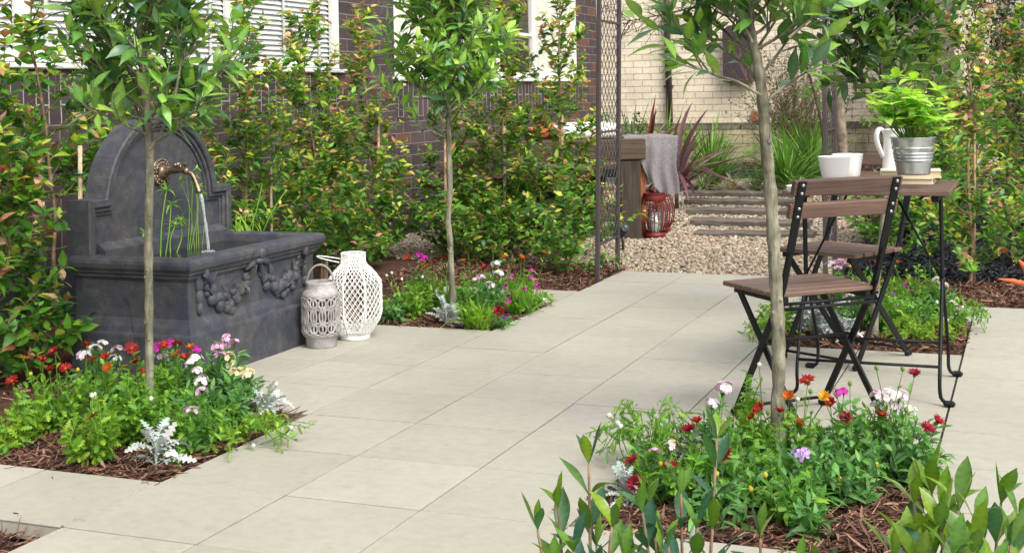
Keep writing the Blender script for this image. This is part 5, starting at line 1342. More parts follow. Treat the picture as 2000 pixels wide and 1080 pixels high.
# water plants in the fountain
def papyrus(label, pxs, top, d, heads=True):
    b0 = atx(pxs[0], 478, -1.06); 
    o = empty('water_plant', (b0[0], b0[1], .42), label, 'water plant', 'reeds growing in the fountain trough'); st_ = MB(); lv = Leaves(T_PAPY, 0, 1.0)
    for x, yb, xt, yt in pxs[1]:
        g = atx(x, yb, -1.06); g[2] = .42; dd = depth(g); t = at(xt, yt, dd); path = smooth_path([g, (g * .5 + t * .5) + np.array([rng.normal(0, .006), rng.normal(0, .012), 0]), t], 5); tube(st_, path, .0024 if heads != 2 else .0013, 5, (.26, .48, .07), cap=False)
        if heads:
            for i in range(14): d_ = rdir(-10, 70); lv.add(t, d_, (0, 0, 1), (.5 if heads == 2 else 1) * rng.uniform(.03, .07), .0045, jit((.26, .48, .07)))
        else:
            for i in range(3): lv.add(g, nrm(np.array([rng.normal(0, .2), rng.normal(0, .2), 1])), (1, 0, 0), rng.uniform(.08, .15), .005, jit((.26, .46, .05)))
    mb = MB(); lv.flush(mb); st_.build('stems', M_HERB, o); mb.build('leaves', M_HERB, o)
papyrus('papyrus with umbrella heads standing left of the falling water', (320, [(313, 487, 325, 372), (323, 489, 334, 400), (333, 490, 342, 440), (296, 485, 283, 455), (344, 470, 352, 430)]), 0, 0)
papyrus('thin hair-like reeds directly behind the falling water', (370, [(366, 476, 362, 330), (372, 474, 380, 345), (380, 476, 376, 360), (388, 473, 384, 330), (394, 471, 397, 380), (369, 477, 352, 352), (383, 474, 391, 365)]), 0, 0, 2)
papyrus('bright green reed clump by the right rim of the fountain trough', (480, [(467, 468, 462, 420), (471, 469, 470, 425), (486, 466, 480, 415), (490, 467, 492, 410), (510, 466, 560, 370), (478, 468, 512, 360)]), 0, 0, False)
# ------------------------------------------------------------------ bedding plants: every plant a thing, every bloom a part
FC = dict(red=((.27, .014, .016), (.40, .05, .016)), orange=((.44, .085, .012), (.52, .17, .022)), dk=((.20, .008, .02), (.33, .012, .03)), coral=((.60, .12, .09), (.55, .2, .12)), yellow=((.70, .42, .03), (.65, .33, .03)),
          white=((.78, .78, .74), (.74, .72, .72)), pink=((.66, .36, .55), (.72, .52, .66)), mag=((.48, .02, .30), (.58, .06, .42)), lilac=((.46, .30, .66), (.60, .45, .72)), cream=((.74, .68, .46), (.70, .60, .36)), blush=((.72, .58, .66), (.76, .68, .72)), purple=((.28, .04, .30), (.36, .07, .38)))
HG = [(.11, .255, .028), (.15, .315, .036), (.08, .205, .028), (.20, .375, .045)]
HY_ = [(.19, .34, .03), (.24, .38, .035), (.15, .29, .03)]
HB = [(.09, .23, .06), (.12, .28, .07), (.16, .33, .09), (.085, .195, .07)]
HS = [(.42, .46, .43), (.50, .54, .52), (.35, .40, .37)]
def daisy(parent, p, nrm_, r, kind, openn):
    mb = MB(); lv = Leaves(T_PET, 0, 1.08); n_ = nrm(nrm_); a0 = rng.uniform(0, 6)
    ux = perp(n_); uy = np.cross(n_, ux); cA, cB = FC[kind]
    for ring_, k in ((0, 15), (1, 11)):
        for i in range(k):
            a = a0 + 2 * pi * (i + .5 * ring_) / k + rng.uniform(-.1, .1); rad = ux * cos(a) + uy * sin(a); e = openn + .25 * ring_ + rng.uniform(-.16, .16)
            d = nrm(rad * cos(e) + n_ * sin(e)); lv.add(p + rad * r * .12, d, n_ - rad * .5, r * rng.uniform(.85, 1.08), r * .30, jit(cB if rng.uniform() < .3 else cA, .22))
    lv.flush(mb); c = (.30, .16, .02) if kind in ('orange', 'yellow', 'red') else (.03, .012, .015)
    v = ICO1[0] * np.array([r * .24, r * .24, r * .16]); mb.add(v @ frame(ux, uy, n_).T + p + n_ * r * .08, ICO1[1], c, 0, True)
    lathe(mb, np.array([(.02, -.5), (.16, -.42), (.24, -.2), (.22, .02)]) * r, p, 8, (.09, .2, .03), axis=n_)
    mb.build('flower', M_PETAL, parent)
def floret(mb, lv, p, n_, r, kind):
    ux = perp(n_); uy = np.cross(n_, ux); cA, cB = FC[kind]; a0 = rng.uniform(0, 6)
    for i in range(5):
        a = a0 + 2 * pi * i / 5; rad = ux * cos(a) + uy * sin(a); lv.add(p, nrm(rad + n_ * .28), n_, r, r * .95, jit(cA if rng.uniform() < .6 else cB, .12))
def cluster(parent, p, r, kind, n=9):
    mb = MB(); lv = Leaves([leaf_tmpl([.12, .36, .5, .42, .25], .1, .3)], 0, .95)
    for i in range(n):
        d = rdir(-5, 90); q = p + d * r * np.array([1, 1, .7]) * rng.uniform(.6, 1.0); floret(mb, lv, q, nrm(d + [0, 0, .25]), r * rng.uniform(.34, .46), kind)
    lv.flush(mb)
    for i in range(6): d = rdir(-30, 60); tube(mb, [p - [0, 0, r * .8], p + d * r * .6], .0009, 3, (.1, .22, .04), cap=False)
    mb.build('flower', M_PETAL, parent)
def bud(parent, p, kind):
    mb = MB(); ball(mb, p, (.006, .006, .0075), {'wbud': (.78, .78, .72), 'ybud': (.50, .42, .04), 'gbud': (.16, .28, .04)}[kind], I=ICO1)
    if kind == 'wbud':
        lv = Leaves(T_PET, 0, 1)
        for i in range(9): d = rdir(-5, 40); lv.add(p, d, (0, 0, 1), .010, .004, (.8, .8, .78))
        lv.flush(mb)
    mb.build('flower', M_PETAL, parent)
KIND_R = dict(daisy=('red', 'orange', 'dk', 'coral', 'yellow'))
def plant(name, cat, label, bpx, kind, h, R, n, flowers=(), cols=None, Lf=.04, group=None, base=None, fr=.021, cr=.024):
    b = gnd(*bpx) if base is None else np.array(base, float); b = b.copy(); b[2] = -.012; d0 = depth(b)
    o = empty(name, b, label, cat, group)
    mb = MB(); cols = cols or HG
    def stem_to(p, q, r0=.0016, c=None, bow=.03):
        m_ = p * .45 + q * .55 + np.array([rng.normal(0, bow), rng.normal(0, bow), 0]); path = smooth_path([p, m_, q], 5); tube(mb, path, np.linspace(r0 * 1.25, r0 * .8, len(path)), 4, c if c is not None else mix(cols[0], cols[-1], .6), cap=False); return path
    if kind == 'feather':
        lv = Leaves(T_LOB, 0, 1.1)
        for k in range(n):
            a = rng.uniform(0, 2 * pi); q = R * sqrt(rng.uniform(0, 1)); tip_ = b + np.array([q * cos(a) * 1.15, q * sin(a) * 1.15, h * rng.uniform(.55, 1.0) * (1 - .3 * (q / R) ** 2)])
            path = stem_to(b + np.array([q * cos(a) * .35, q * sin(a) * .35, 0]), tip_, .0017, bow=.02)
            m_ = int(18 * h / .25) + 6
            for i in range(m_):
                t = .12 + .88 * (i + .5) / m_; d = tang(path, t); dr = nrm(d * rng.uniform(.2, .9) + perp(d)); L_ = Lf * rng.uniform(.6, 1.2) * (1.15 - .55 * t)
                lv.add(lerp_path(path, t), dr, nrm(np.array([0, 0, .8]) + .5 * rng.normal(size=3)), L_, L_ * .62, jit(cols[rng.integers(len(cols))], .25))
        lv.flush(mb)
    elif kind == 'lance':
        lv = Leaves(T_LNC, 0, 1.18)
        for k in range(n):
            a = rng.uniform(0, 2 * pi); q = R * sqrt(rng.uniform(0, 1)); tip_ = b + np.array([q * cos(a) * 1.1, q * sin(a) * 1.1, h * rng.uniform(.5, 1.0) * (1 - .3 * (q / R) ** 2)])
            path = stem_to(b + np.array([q * cos(a) * .4, q * sin(a) * .4, 0]), tip_, .0017, bow=.02); m_ = int(13 * h / .25) + 5
            for i in range(m_):
                t = .08 + .92 * (i + .5) / m_; d = tang(path, t); dr = nrm(d * rng.uniform(.3, 1) + perp(d)); L_ = Lf * rng.uniform(.65, 1.2) * (1.2 - .5 * t)
                lv.add(lerp_path(path, t), dr, nrm(np.array([0, 0, .8]) + .4 * rng.normal(size=3)), L_, L_ * .29, jit(cols[rng.integers(len(cols))], .22))
        lv.flush(mb)
    elif kind == 'grassy':
        lv = Leaves(T_BLADE + T_LNC, 0, 1.1)
        for k in range(n):
            a = rng.uniform(0, 2 * pi); q = R * .55 * sqrt(rng.uniform(0, 1)); d = rdir(38, 86); lv.add(b + np.array([q * cos(a), q * sin(a), rng.uniform(0, .25) * h]), d, np.array([0, 0, 1.]) + .3 * rng.normal(size=3), h * rng.uniform(.4, .85), .009 * rng.uniform(.6, 1.4), jit(cols[rng.integers(len(cols))], .22))
        lv.flush(mb)
    elif kind == 'silver':
        lv = Leaves(T_LOB, 0, 1.06)
        for k in range(int(n * 1.3)):
            d = rdir(15, 80); q = b + np.array([0, 0, rng.uniform(.01, .5) * h]); L_ = h * rng.uniform(.5, .85)
            path = curve(q, d, L_ * .55, 5, -.15, .08); tube(mb, path, .0016, 4, (.46, .5, .46), cap=False); dd = tang(path, 1)
            lv.add(path[-2], nrm(dd - [0, 0, .25]), nrm(np.array([0, 0, 1.]) + .35 * rng.normal(size=3)), L_ * .55, L_ * .30, jit(HS[rng.integers(3)], .1))
            for t in (.35, .5, .62, .74, .86, .97):
                for s in (-1, 1): a_ = nrm(np.cross(tang(path, t), [0, 0, 1])) * s; lv.add(lerp_path(path, t), nrm(tang(path, t) * .7 + a_), np.array([0, 0, 1.]) + .3 * rng.normal(size=3), L_ * .20, L_ * .13, jit(HS[rng.integers(3)], .1))
        tube(mb, [b - [0, 0, .01], b + [0, 0, h * .5]], .004, 6, (.42, .46, .42)); lv.flush(mb)
    elif kind == 'trail':
        lv = Leaves(T_LOB, 0, 1.1)
        for k in range(n):
            a = rng.uniform(*(cols[-1] if False else (0, 2 * pi))); dr0 = np.array([cos(a), sin(a), 0]); 
            path = smooth_path([b, b + dr0 * R * .4 + [0, 0, h * rng.uniform(.5, 1)], b + dr0 * R * rng.uniform(.7, 1.1) + [0, 0, h * rng.uniform(.1, .7)]], 6); tube(mb, path, .0013, 4, mix(cols[0], cols[-1], .7), cap=False)
            for i in range(16):
                t = .12 + .88 * (i + .5) / 16; d = tang(path, t); L_ = Lf * rng.uniform(.6, 1.15); lv.add(lerp_path(path, t), nrm(d * .6 + perp(d)), nrm(np.array([0, 0, .8]) + .5 * rng.normal(size=3)), L_, L_ * .5, jit(cols[rng.integers(len(cols))], .25))
        lv.flush(mb)
    blooms = []
    lv = Leaves(T_LNC, 0, 1.1)
    for f in flowers:
        px, py, kd = f[:3]; p = at(px, py, d0 - .07 + rng.uniform(-.05, .04) + (f[3] if len(f) > 3 else 0))
        hd = np.array([p[0] - b[0], p[1] - b[1]]); q0 = b + np.array([hd[0] * .35, hd[1] * .35, 0])
        path = stem_to(q0, p - [0, 0, .006], .0015, mix(cols[0], (.2, .32, .06), .5), .012); blooms.append((p, kd, tang(path, .97)))
        for t in rng.uniform(.2, .85, 5): d = tang(path, t); lv.add(lerp_path(path, t), nrm(d + perp(d)), (0, 0, 1), Lf * .8, Lf * .22, jit(cols[rng.integers(len(cols))], .2))
    lv.flush(mb)
    mb.build('foliage', M_SILV if kind == 'silver' else M_HERB, o)
    for p, kd, d in blooms:
        if kd in KIND_R['daisy']: daisy(o, p, nrm(d + .35 * rng.normal(size=3) * np.array([1, 1, .3])), fr * rng.uniform(.85, 1.1), kd, rng.uniform(.25, .95))
        elif kd.endswith('bud'): bud(o, p, kd)
        else: cluster(o, p, cr * rng.uniform(.85, 1.15), kd, 12)
    return o

# --- bed by the fountain (left)
G1 = 'bedding plants in the bed around the left bay tree'
P = plant
P('daisy_plant', 'daisy', 'tall feathery daisy plant with rusty red blooms, left of the fountain bed trunk', (235, 815), 'feather', .27, .11, 20, [(170, 677, 'red'), (182, 703, 'red'), (206, 700, 'red'), (210, 719, 'orange'), (244, 721, 'orange'), (257, 681, 'red'), (268, 708, 'red')], HG, .042, G1)
P('daisy_plant', 'daisy', 'daisy plant by the left edge with drooping dark red blooms and one yellow bud', (115, 835), 'feather', .24, .12, 20, [(47, 700, 'yellow'), (83, 707, 'red'), (97, 725, 'red'), (108, 688, 'red'), (128, 720, 'red'), (24, 745, 'red'), (152, 722, 'ybud'), (60, 730, 'ybud')], HG + HY_[:1], .042, G1)
P('dianthus', 'dianthus', 'white and lilac dianthus in front of the left side of the fountain', (185, 775), 'lance', .24, .07, 12, [(185, 683, 'white'), (165, 695, 'blush'), (230, 685, 'blush'), (200, 672, 'white'), (222, 702, 'white')], HB, .05, G1)
P('daisy_plant', 'daisy', 'feathery daisy plant right of the left bay trunk with a row of orange-red blooms', (345, 800), 'feather', .24, .11, 20, [(320, 675, 'red'), (346, 673, 'red'), (373, 681, 'orange'), (345, 690, 'orange'), (362, 700, 'red'), (278, 731, 'red'), (275, 755, 'ybud')], HG, .042, G1)
P('dianthus', 'dianthus', 'magenta dianthus mixed among the orange-red daisies', (330, 775), 'lance', .22, .07, 12, [(312, 678, 'mag'), (332, 672, 'mag'), (380, 686, 'mag'), (318, 700, 'pink')], HB, .05, G1)
P('dianthus', 'dianthus', 'white dianthus just right of the daisies, low before the fountain plinth', (385, 800), 'lance', .2, .07, 12, [(380, 703, 'white'), (386, 725, 'white'), (392, 740, 'blush'), (372, 712, 'white')], HB, .05, G1)
P('dianthus', 'dianthus', 'tall pink sweet william at the right back of the fountain bed', (440, 795), 'lance', .26, .08, 14, [(443, 660, 'pink'), (455, 672, 'pink'), (430, 693, 'pink'), (425, 677, 'pink')], HB, .055, G1)
P('stock_plant', 'flower', 'cream flowered stock under the pink sweet william', (465, 800), 'lance', .22, .08, 14, [(448, 697, 'cream'), (452, 713, 'cream'), (470, 727, 'cream'), (458, 727, 'cream'), (483, 731, 'cream')], HB, .055, G1)
P('daisy_plant', 'daisy', 'yellowing feathery plant at the front left of the fountain bed, nearly without flowers', (185, 898), 'feather', .23, .10, 17, [(180, 772, 'wbud'), (182, 812, 'dk')], HY_ + HG[:2], .045, G1)
P('daisy_plant', 'daisy', 'dense green feathery plant in the middle of the fountain bed with a white bud', (265, 868), 'feather', .25, .12, 24, [(185, 770, 'wbud'), (295, 778, 'wbud')], HG, .045, G1)
P('daisy_plant', 'daisy', 'leafy plant right of the front dusty miller with a single small pink bloom', (385, 872), 'feather', .2, .12, 22, [(373, 804, 'pink'), (395, 765, 'pink')], HG + HB[:2], .042, G1)
P('daisy_plant', 'daisy', 'light green feathery clump cut off by the left photo edge, overhanging the pavers', (25, 872), 'feather', .2, .13, 22, [], HY_ + HG[:2], .045, G1)
P('lance_plant', 'flower', 'blue-green lance leaved plant behind the single pink bloom', (420, 830), 'lance', .2, .11, 20, [(390, 748, 'white')], HB, .06, G1)
P('dusty_miller', 'dusty miller', 'silver dusty miller alone on the bark at the front corner of the fountain bed', (305, 912), 'silver', .15, .08, 13, [], None, .04, None)
P('dusty_miller', 'dusty miller', 'silver dusty miller at the right back corner of the fountain bed', (520, 818), 'silver', .14, .08, 18, [], None, .04, None)
P('fleabane', 'fleabane', 'trailing fleabane with tiny white buds spilling over the pavers from the fountain bed', (455, 862), 'trail', .11, .24, 26, [(540, 750, 'wbud'), (562, 850, 'wbud'), (548, 880, 'wbud'), (538, 887, 'wbud'), (495, 870, 'wbud'), (568, 835, 'wbud')], HG + HY_, .03, None)
P('daisy_plant', 'daisy', 'small yellow-centred white daisy beside the front dusty miller', (335, 905), 'trail', .06, .05, 6, [(335, 890, 'white')], HG, .02, None)
# --- bed behind the lanterns
G2 = 'bedding plants in the bed past the lanterns'
P('daisy_plant', 'daisy', 'yellow-green feathery plant right beside the white lantern, with small white daisies', (800, 618), 'feather', .2, .12, 22, [(755, 538, 'wbud'), (785, 545, 'wbud'), (765, 533, 'wbud'), (825, 541, 'wbud')], HY_ + HG, .04, G2)
P('daisy_plant', 'daisy', 'daisy plant with orange-red blooms left of the bright bay trunk', (830, 602), 'feather', .22, .12, 20, [(795, 503, 'red'), (823, 516, 'orange'), (862, 507, 'red'), (832, 521, 'orange'), (848, 513, 'red'), (876, 498, 'gbud'), (843, 492, 'gbud')], HG, .04, G2, fr=.019)
P('dianthus', 'dianthus', 'white dianthus with a magenta top between the orange daisies', (825, 598), 'lance', .2, .07, 12, [(823, 513, 'white'), (828, 505, 'mag'), (818, 500, 'mag')], HB, .045, G2)
P('daisy_plant', 'daisy', 'dark red daisy plant right behind the bright bay trunk', (945, 598), 'feather', .22, .12, 20, [(914, 493, 'red'), (930, 506, 'dk'), (938, 517, 'dk'), (944, 524, 'dk'), (950, 522, 'dk'), (905, 510, 'orange'), (963, 485, 'orange'), (982, 501, 'red')], HG, .04, G2, fr=.019)
P('daisy_plant', 'daisy', 'orange daisy plant at the back right of the lantern bed', (1015, 585), 'feather', .19, .10, 16, [(1024, 505, 'red'), (1018, 502, 'orange'), (1063, 494, 'orange'), (1005, 508, 'gbud')], HG, .04, G2, fr=.018)
P('dianthus', 'dianthus', 'pure white dianthus heads standing above the middle of the lantern bed', (965, 605), 'lance', .23, .09, 15, [(972, 514, 'white'), (975, 535, 'white'), (966, 538, 'white'), (968, 518, 'white')], HB, .045, G2)
P('dianthus', 'dianthus', 'pale pink dianthus below the white heads', (945, 615), 'lance', .18, .08, 14, [(938, 541, 'blush'), (931, 548, 'blush'), (955, 556, 'blush'), (962, 560, 'blush'), (944, 545, 'pink')], HB, .045, G2)
P('snapdragon', 'flower', 'bright magenta flower spikes at the right corner of the lantern bed', (1015, 612), 'grassy', .2, .1, 60, [(998, 538, 'mag'), (994, 548, 'mag'), (987, 561, 'mag'), (1000, 570, 'mag'), (996, 580, 'mag'), (992, 590, 'mag'), (1036, 531, 'mag'), (1036, 543, 'mag'), (1048, 555, 'mag'), (1049, 563, 'mag'), (1025, 565, 'mag')], HG + HY_[:1], .05, G2, cr=.016)
P('dianthus', 'dianthus', 'grassy bright green clump without flowers at the front of the lantern bed', (935, 640), 'grassy', .19, .12, 120, [], HG + HY_, .05, G2)
P('pansy', 'pansy', 'low plant with one dark red drooping bloom at the front edge of the lantern bed', (982, 638), 'lance', .1, .05, 7, [(972, 606, 'dk'), (978, 610, 'dk'), (992, 620, 'purple')], HB, .04, None)
P('dusty_miller', 'dusty miller', 'silver dusty miller in front of the bright bay trunk', (872, 632), 'silver', .15, .08, 16, [], None, .04, None)
P('lance_plant', 'flower', 'blue-green leafy plant at the foot of the white lantern', (770, 622), 'lance', .14, .1, 18, [], HB, .05, G2)
P('fleabane', 'fleabane', 'pale green fleabane tumbling over the right corner of the lantern bed', (1050, 598), 'trail', .09, .1, 16, [(1062, 585, 'wbud'), (1040, 575, 'wbud')], HY_ + HG, .025, None)
P('lance_plant', 'flower', 'mid green filler plant around the bright bay trunk', (900, 612), 'feather', .2, .13, 24, [], HG + HB[:2], .04, G2)
# --- bed behind the bistro table
G4 = 'bedding plants in the bed behind the folding chairs'
P('dianthus', 'dianthus', 'pink sweet william under the far chair seat', (1640, 605), 'lance', .24, .1, 16, [(1630, 515, 'pink'), (1642, 512, 'pink'), (1635, 522, 'pink'), (1650, 518, 'pink'), (1622, 518, 'blush')], HB, .05, G4)
P('daisy_plant', 'daisy', 'red daisy plant half hidden behind the far chair seat', (1705, 605), 'feather', .25, .1, 16, [(1700, 508, 'red'), (1712, 502, 'red'), (1715, 515, 'red'), (1752, 512, 'orange'), (1660, 520, 'ybud')], HG, .04, G4)
P('daisy_plant', 'daisy', 'tall green daisy plant with a coral bloom behind the table legs', (1795, 610), 'feather', .25, .12, 24, [(1837, 523, 'coral'), (1815, 497, 'ybud'), (1770, 528, 'gbud'), (1748, 520, 'gbud'), (1788, 530, 'gbud')], HG, .042, G4)
P('dianthus', 'dianthus', 'white dianthus directly behind the right table leg', (1838, 615), 'lance', .18, .08, 14, [(1838, 553, 'white'), (1845, 560, 'white'), (1830, 548, 'white')], HB, .045, G4)
P('pansy', 'pansy', 'purple pansies scattered in the middle of the bed behind the table', (1770, 640), 'lance', .19, .13, 22, [(1767, 560, 'purple'), (1780, 571, 'purple'), (1773, 631, 'purple'), (1744, 575, 'purple')], HG + HB, .05, G4, cr=.013)
P('dianthus', 'dianthus', 'pale pink and white dianthus seen through the near chair frame', (1680, 640), 'lance', .17, .11, 20, [(1662, 578, 'blush'), (1650, 588, 'white'), (1702, 574, 'blush'), (1690, 583, 'white'), (1640, 595, 'blush'), (1712, 590, 'white'), (1675, 572, 'pink')], HB, .05, G4)
P('dianthus', 'dianthus', 'white and pink dianthus left of the silver plant, behind the near tree', (1565, 640), 'lance', .15, .09, 15, [(1560, 588, 'white'), (1572, 580, 'blush'), (1545, 600, 'white')], HB, .045, G4)
P('dusty_miller', 'dusty miller', 'feathery silver dusty miller between the chair legs', (1590, 655), 'silver', .19, .1, 26, [], None, .04, None)
P('dusty_miller', 'dusty miller', 'smaller dusty miller right of the feathery silver one, behind the crossed chair legs', (1655, 662), 'silver', .14, .08, 18, [], None, .04, None)
P('fleabane', 'fleabane', 'yellow-green trailing stems at the front of the bed behind the table', (1800, 668), 'trail', .12, .17, 26, [(1830, 590, 'wbud'), (1850, 625, 'wbud')], HY_, .028, None)
P('fleabane', 'fleabane', 'fleabane spilling over the left edge of the bed behind the chairs', (1508, 660), 'trail', .12, .14, 20, [(1462, 620, 'wbud')], HG + HY_, .028, None)
P('fleabane', 'fleabane', 'pale flowered trailing plant at the right corner of the bed behind the table', (1868, 645), 'trail', .16, .14, 22, [(1860, 590, 'blush'), (1866, 597, 'blush'), (1880, 600, 'wbud'), (1899, 664, 'wbud')], HG, .028, None, cr=.014)
P('lance_plant', 'flower', 'broad green filler plant at the centre of the bed behind the table', (1740, 640), 'feather', .2, .14, 30, [], HG, .045, G4)
P('lance_plant', 'flower', 'light green feathery plant behind the near tree trunk', (1530, 640), 'feather', .18, .1, 18, [], HY_ + HG, .04, G4)
# --- front right bed
G3 = 'bedding plants in the front right bed'
P('daisy_plant', 'daisy', 'red daisy plant left of the near bay trunk with a pair of scarlet blooms', (1480, 930), 'feather', .22, .11, 22, [(1484, 798, 'red'), (1472, 815, 'red'), (1440, 826, 'gbud'), (1500, 806, 'gbud')], HG, .042, G3, fr=.0215)
P('daisy_plant', 'daisy', 'orange-red daisy plant around the near bay trunk', (1535, 925), 'feather', .23, .10, 18, [(1523, 806, 'red'), (1541, 777, 'orange'), (1560, 828, 'orange'), (1577, 745, 'red'), (1583, 764, 'gbud')], HG, .042, G3, fr=.0215)
P('daisy_plant', 'daisy', 'dark red daisy plant at the left of the front bed with deep crimson blooms', (1330, 975), 'feather', .2, .13, 24, [(1362, 826, 'red'), (1345, 841, 'dk'), (1234, 900, 'dk'), (1310, 912, 'dk'), (1240, 944, 'dk'), (1290, 905, 'ybud')], HG, .042, G3, fr=.0225)
P('daisy_plant', 'daisy', 'leafy daisy plant with one large open crimson bloom', (1425, 985), 'lance', .2, .11, 20, [(1412, 891, 'dk'), (1360, 952, 'dk'), (1465, 953, 'ybud'), (1400, 925, 'ybud')], HB + HG[:2], .055, G3, fr=.026)
P('daisy_plant', 'daisy', 'tall thin stemmed daisy plant with a crimson bloom and seed heads before the table foot', (1700, 930), 'feather', .24, .12, 20, [(1786, 731, 'dk'), (1712, 718, 'gbud'), (1763, 720, 'gbud'), (1660, 749, 'gbud'), (1722, 811, 'red'), (1652, 816, 'dk'), (1622, 788, 'red'), (1610, 776, 'yellow')], HB + HG[:2], .05, G3, fr=.022)
P('daisy_plant', 'daisy', 'daisy plant at the right of the front bed with wine red closing blooms', (1770, 940), 'lance', .2, .1, 14, [(1812, 836, 'dk'), (1830, 825, 'red'), (1770, 800, 'gbud')], HB, .065, G3, fr=.022)
P('dianthus', 'dianthus', 'pale pink dianthus above the left end of the front bed', (1410, 915), 'lance', .22, .08, 13, [(1414, 757, 'blush'), (1390, 788, 'blush'), (1410, 764, 'pink')], HB, .05, G3)
P('dianthus', 'dianthus', 'white and blush dianthus standing before the right foot of the table', (1745, 915), 'lance', .22, .1, 15, [(1712, 773, 'blush'), (1724, 778, 'blush'), (1755, 774, 'blush'), (1716, 797, 'white'), (1740, 795, 'blush'), (1775, 803, 'white'), (1800, 856, 'white'), (1735, 770, 'white')], HB, .05, G3)
P('dianthus', 'dianthus', 'magenta dianthus right of the near bay trunk', (1640, 920), 'lance', .21, .08, 13, [(1634, 767, 'mag'), (1648, 765, 'mag')], HB, .05, G3, cr=.018)
P('dianthus', 'dianthus', 'lilac dianthus at the centre of the front bed', (1565, 975), 'lance', .17, .10, 18, [(1560, 886, 'lilac'), (1572, 884, 'lilac'), (1566, 892, 'lilac')], HB, .07, G3, cr=.02)
P('dianthus', 'dianthus', 'low pink dianthus near the crimson blooms on the left', (1285, 960), 'lance', .15, .1, 16, [(1279, 884, 'pink'), (1306, 872, 'blush'), (1312, 866, 'cream')], HB, .05, G3, cr=.018)
P('fleabane', 'fleabane', 'airy fleabane with white tips at the back left corner of the front bed', (1262, 915), 'trail', .2, .16, 26, [(1190, 811, 'wbud'), (1207, 826, 'wbud'), (1283, 812, 'wbud'), (1212, 832, 'wbud')], HG, .032, None)
P('daisy_plant', 'daisy', 'upright feathery green spire left of the near bay trunk with one white bud', (1465, 905), 'feather', .3, .05, 9, [(1483, 712, 'wbud'), (1558, 780, 'wbud')], HG + HY_, .042, G3)
P('dusty_miller', 'dusty miller', 'silver dusty miller lying on the bark at the left corner of the front bed', (1225, 985), 'silver', .11, .08, 18, [], None, .04, None)
P('dusty_miller', 'dusty miller', 'silver tips of a dusty miller at the back of the front bed', (1360, 905), 'silver', .15, .06, 14, [], None, .04, None)
P('lance_plant', 'flower', 'broad blue-green leafy plant at the right centre of the front bed', (1660, 975), 'lance', .19, .11, 20, [(1712, 907, 'ybud'), (1640, 935, 'ybud')], HB, .055, G3)
P('lance_plant', 'flower', 'yellow-green thin stemmed plant at the front middle of the front bed', (1545, 1012), 'lance', .16, .08, 14, [(1495, 927, 'ybud'), (1467, 955, 'ybud')], HG + HB[:2], .055, G3)
P('lance_plant', 'flower', 'small grey-green seedling on bare bark at the front edge of the right bed', (1600, 1040), 'lance', .11, .06, 9, [], HB, .06, G3)
P('lance_plant', 'flower', 'leafy filler plant under the lilac dianthus', (1490, 990), 'feather', .16, .10, 18, [], HG + HB[:2], .045, G3)
P('lance_plant', 'flower', 'low leafy plant at the front left of the right bed', (1395, 1015), 'lance', .13, .09, 14, [], HB, .06, G3)

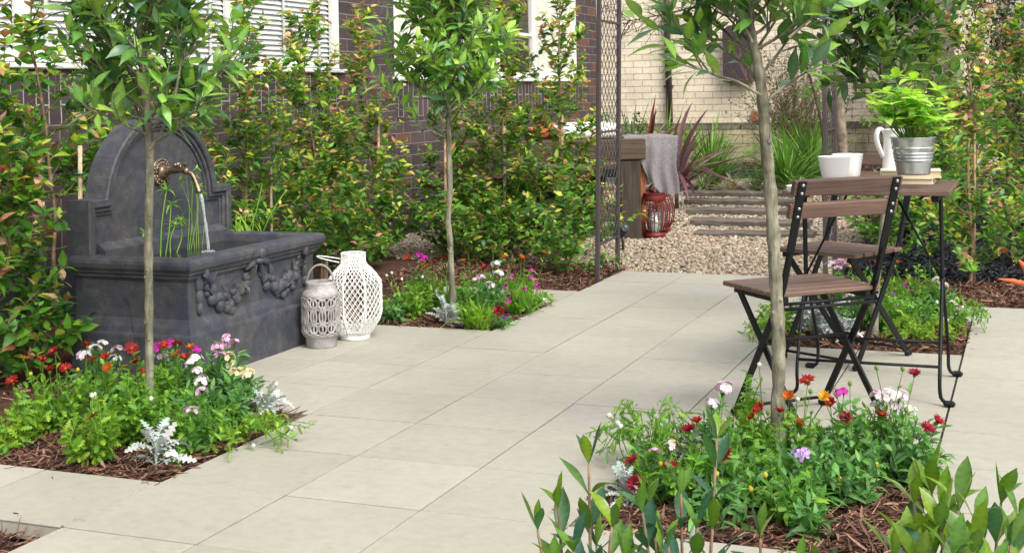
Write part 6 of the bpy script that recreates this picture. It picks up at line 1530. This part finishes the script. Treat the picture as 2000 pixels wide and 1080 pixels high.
# ------------------------------------------------------------------ gardenia shrubs close to the camera
GAR = [(.030, .095, .038), (.045, .125, .04), (.025, .08, .045)]; GARY = [(.10, .19, .016), (.135, .225, .018), (.075, .165, .02)]
def gardenia(label, base_px, stems, d, L=.078, young=.55, dens=1.0, yb=None):
    b = np.array(at(base_px, 1400, d)); b[2] = -.01
    o = empty('gardenia_shrub', b, label, 'shrub', 'glossy gardenias in the foreground'); sb = MB(); lv = Leaves(T_GARD, 0, 1.32)
    for px, py, dd in stems:
        t = at(px, py + 66 * L / .078, d + dd); q0 = b + np.array([rng.normal(0, .02), rng.normal(0, .02), 0]); mid = np.array([t[0] * .62 + q0[0] * .38, t[1] * .62 + q0[1] * .38, t[2] * .42])
        path = smooth_path([q0, mid, t], 7); tube(sb, path, np.linspace(.0045, .0022, len(path)), 6)
        ln = np.sum(np.linalg.norm(np.diff(path, axis=0), axis=1)); n = int(dens * (ln * .72) / .046); a0 = rng.uniform(0, pi)
        for i in range(n):
            f = i / max(1, n - 1); tt = 1 - (1 - .30) * (1 - f); p = lerp_path(path, min(tt, .995)); dr0 = tang(path, tt); ux = nrm(np.cross(dr0, [sin(a0), cos(a0), .2])); uy = np.cross(dr0, ux)
            aa = a0 + i * pi / 2 + rng.uniform(-.3, .3)
            for s in (0, pi) if i < n - 1 else (0, 2.1, 4.2):
                rad = ux * cos(aa + s) + uy * sin(aa + s); up_ = (1.5 if f < .85 else 2.4) + rng.uniform(-.4, .4)
                u = rng.uniform(); c = GARY[rng.integers(3)] if u < young * (.25 + f ** 2) else GAR[rng.integers(3)]; ll = 1.08 * L * rng.uniform(.72, 1.12) * (1 if f < .9 else .85)
                lv.add(p, nrm(rad + dr0 * up_), nrm(dr0 * .8 - rad * .45 + .2 * rng.normal(size=3)), ll, ll * .32, jit(c, .18))
    sb.build('stems', M_STEM, o); cr = MB(); lv.flush(cr); cr.build('foliage', M_LEAFG, o); return o
gardenia('open gardenia with dark leaves and lime tips, left of the front flower bed', 1150, [(1150, 838, 0), (1090, 925, .03), (1050, 968, 0), (1195, 962, -.05), (1120, 1010, -.1), (1165, 1000, .06), (1220, 1030, -.08), (1085, 1040, -.12)], 2.3)
gardenia('gardenia in the bottom middle with one tall lime shoot over the crimson daisies', 1340, [(1400, 790, .05), (1270, 918, 0), (1330, 898, .04), (1255, 935, -.05), (1360, 965, -.05), (1305, 1000, -.1), (1290, 1020, .02), (1240, 1030, 0)], 2.3)
gardenia('low gardenia sprig at the bottom edge under the front bed', 1520, [(1485, 985, 0), (1560, 1045, -.05), (1600, 1060, 0)], 2.3)
gardenia('dense bushy gardenia with broad yellow-green leaves in the bottom right corner', 1850, [(1820, 885, .05), (1872, 918, 0), (1905, 945, -.05), (1955, 905, .08), (1975, 985, 0), (1785, 905, .05), (1770, 985, -.05), (1745, 1010, 0), (1840, 960, -.1), (1900, 1000, -.12), (1860, 1010, -.15), (1940, 1040, -.1), (1800, 1030, -.12), (1840, 930, .08), (1990, 940, .05)], 2.15, .092, .95, 1.0)
# orange bloom leaning in at the right edge
kb = at(2060, 700, 3.2); kb[2] = 0
o = empty('kangaroo_paw', kb, 'orange-red kangaroo paw bloom poking in at the right edge above the pavers', 'flower')
M_KP = m_tint('orange_felt_bloom', .8, .2, var=.2); st_ = MB(); kt = at(2012, 560, 3.2)
tube(st_, smooth_path([kb, kb * .4 + kt * .6 + [.05, 0, 0], kt], 6), .003, 6, (.25, .07, .03)); st_.build('stem', M_KP, o)
for (xa, ya, xb_, yb_, r_) in ((2010, 558, 1950, 545, .0055), (2010, 556, 1975, 552, .006), (2008, 535, 1990, 508, .007), (2010, 545, 2000, 520, .008)):
    mb = MB(); a, b = at(xa, ya, 3.2), at(xb_, yb_, 3.2); tube(mb, [a, a * .5 + b * .5 + [0, 0, .004], b], [r_ * .7, r_, r_ * .35], 8, (.62, .13, .05)); mb.build('flower', M_KP, o)
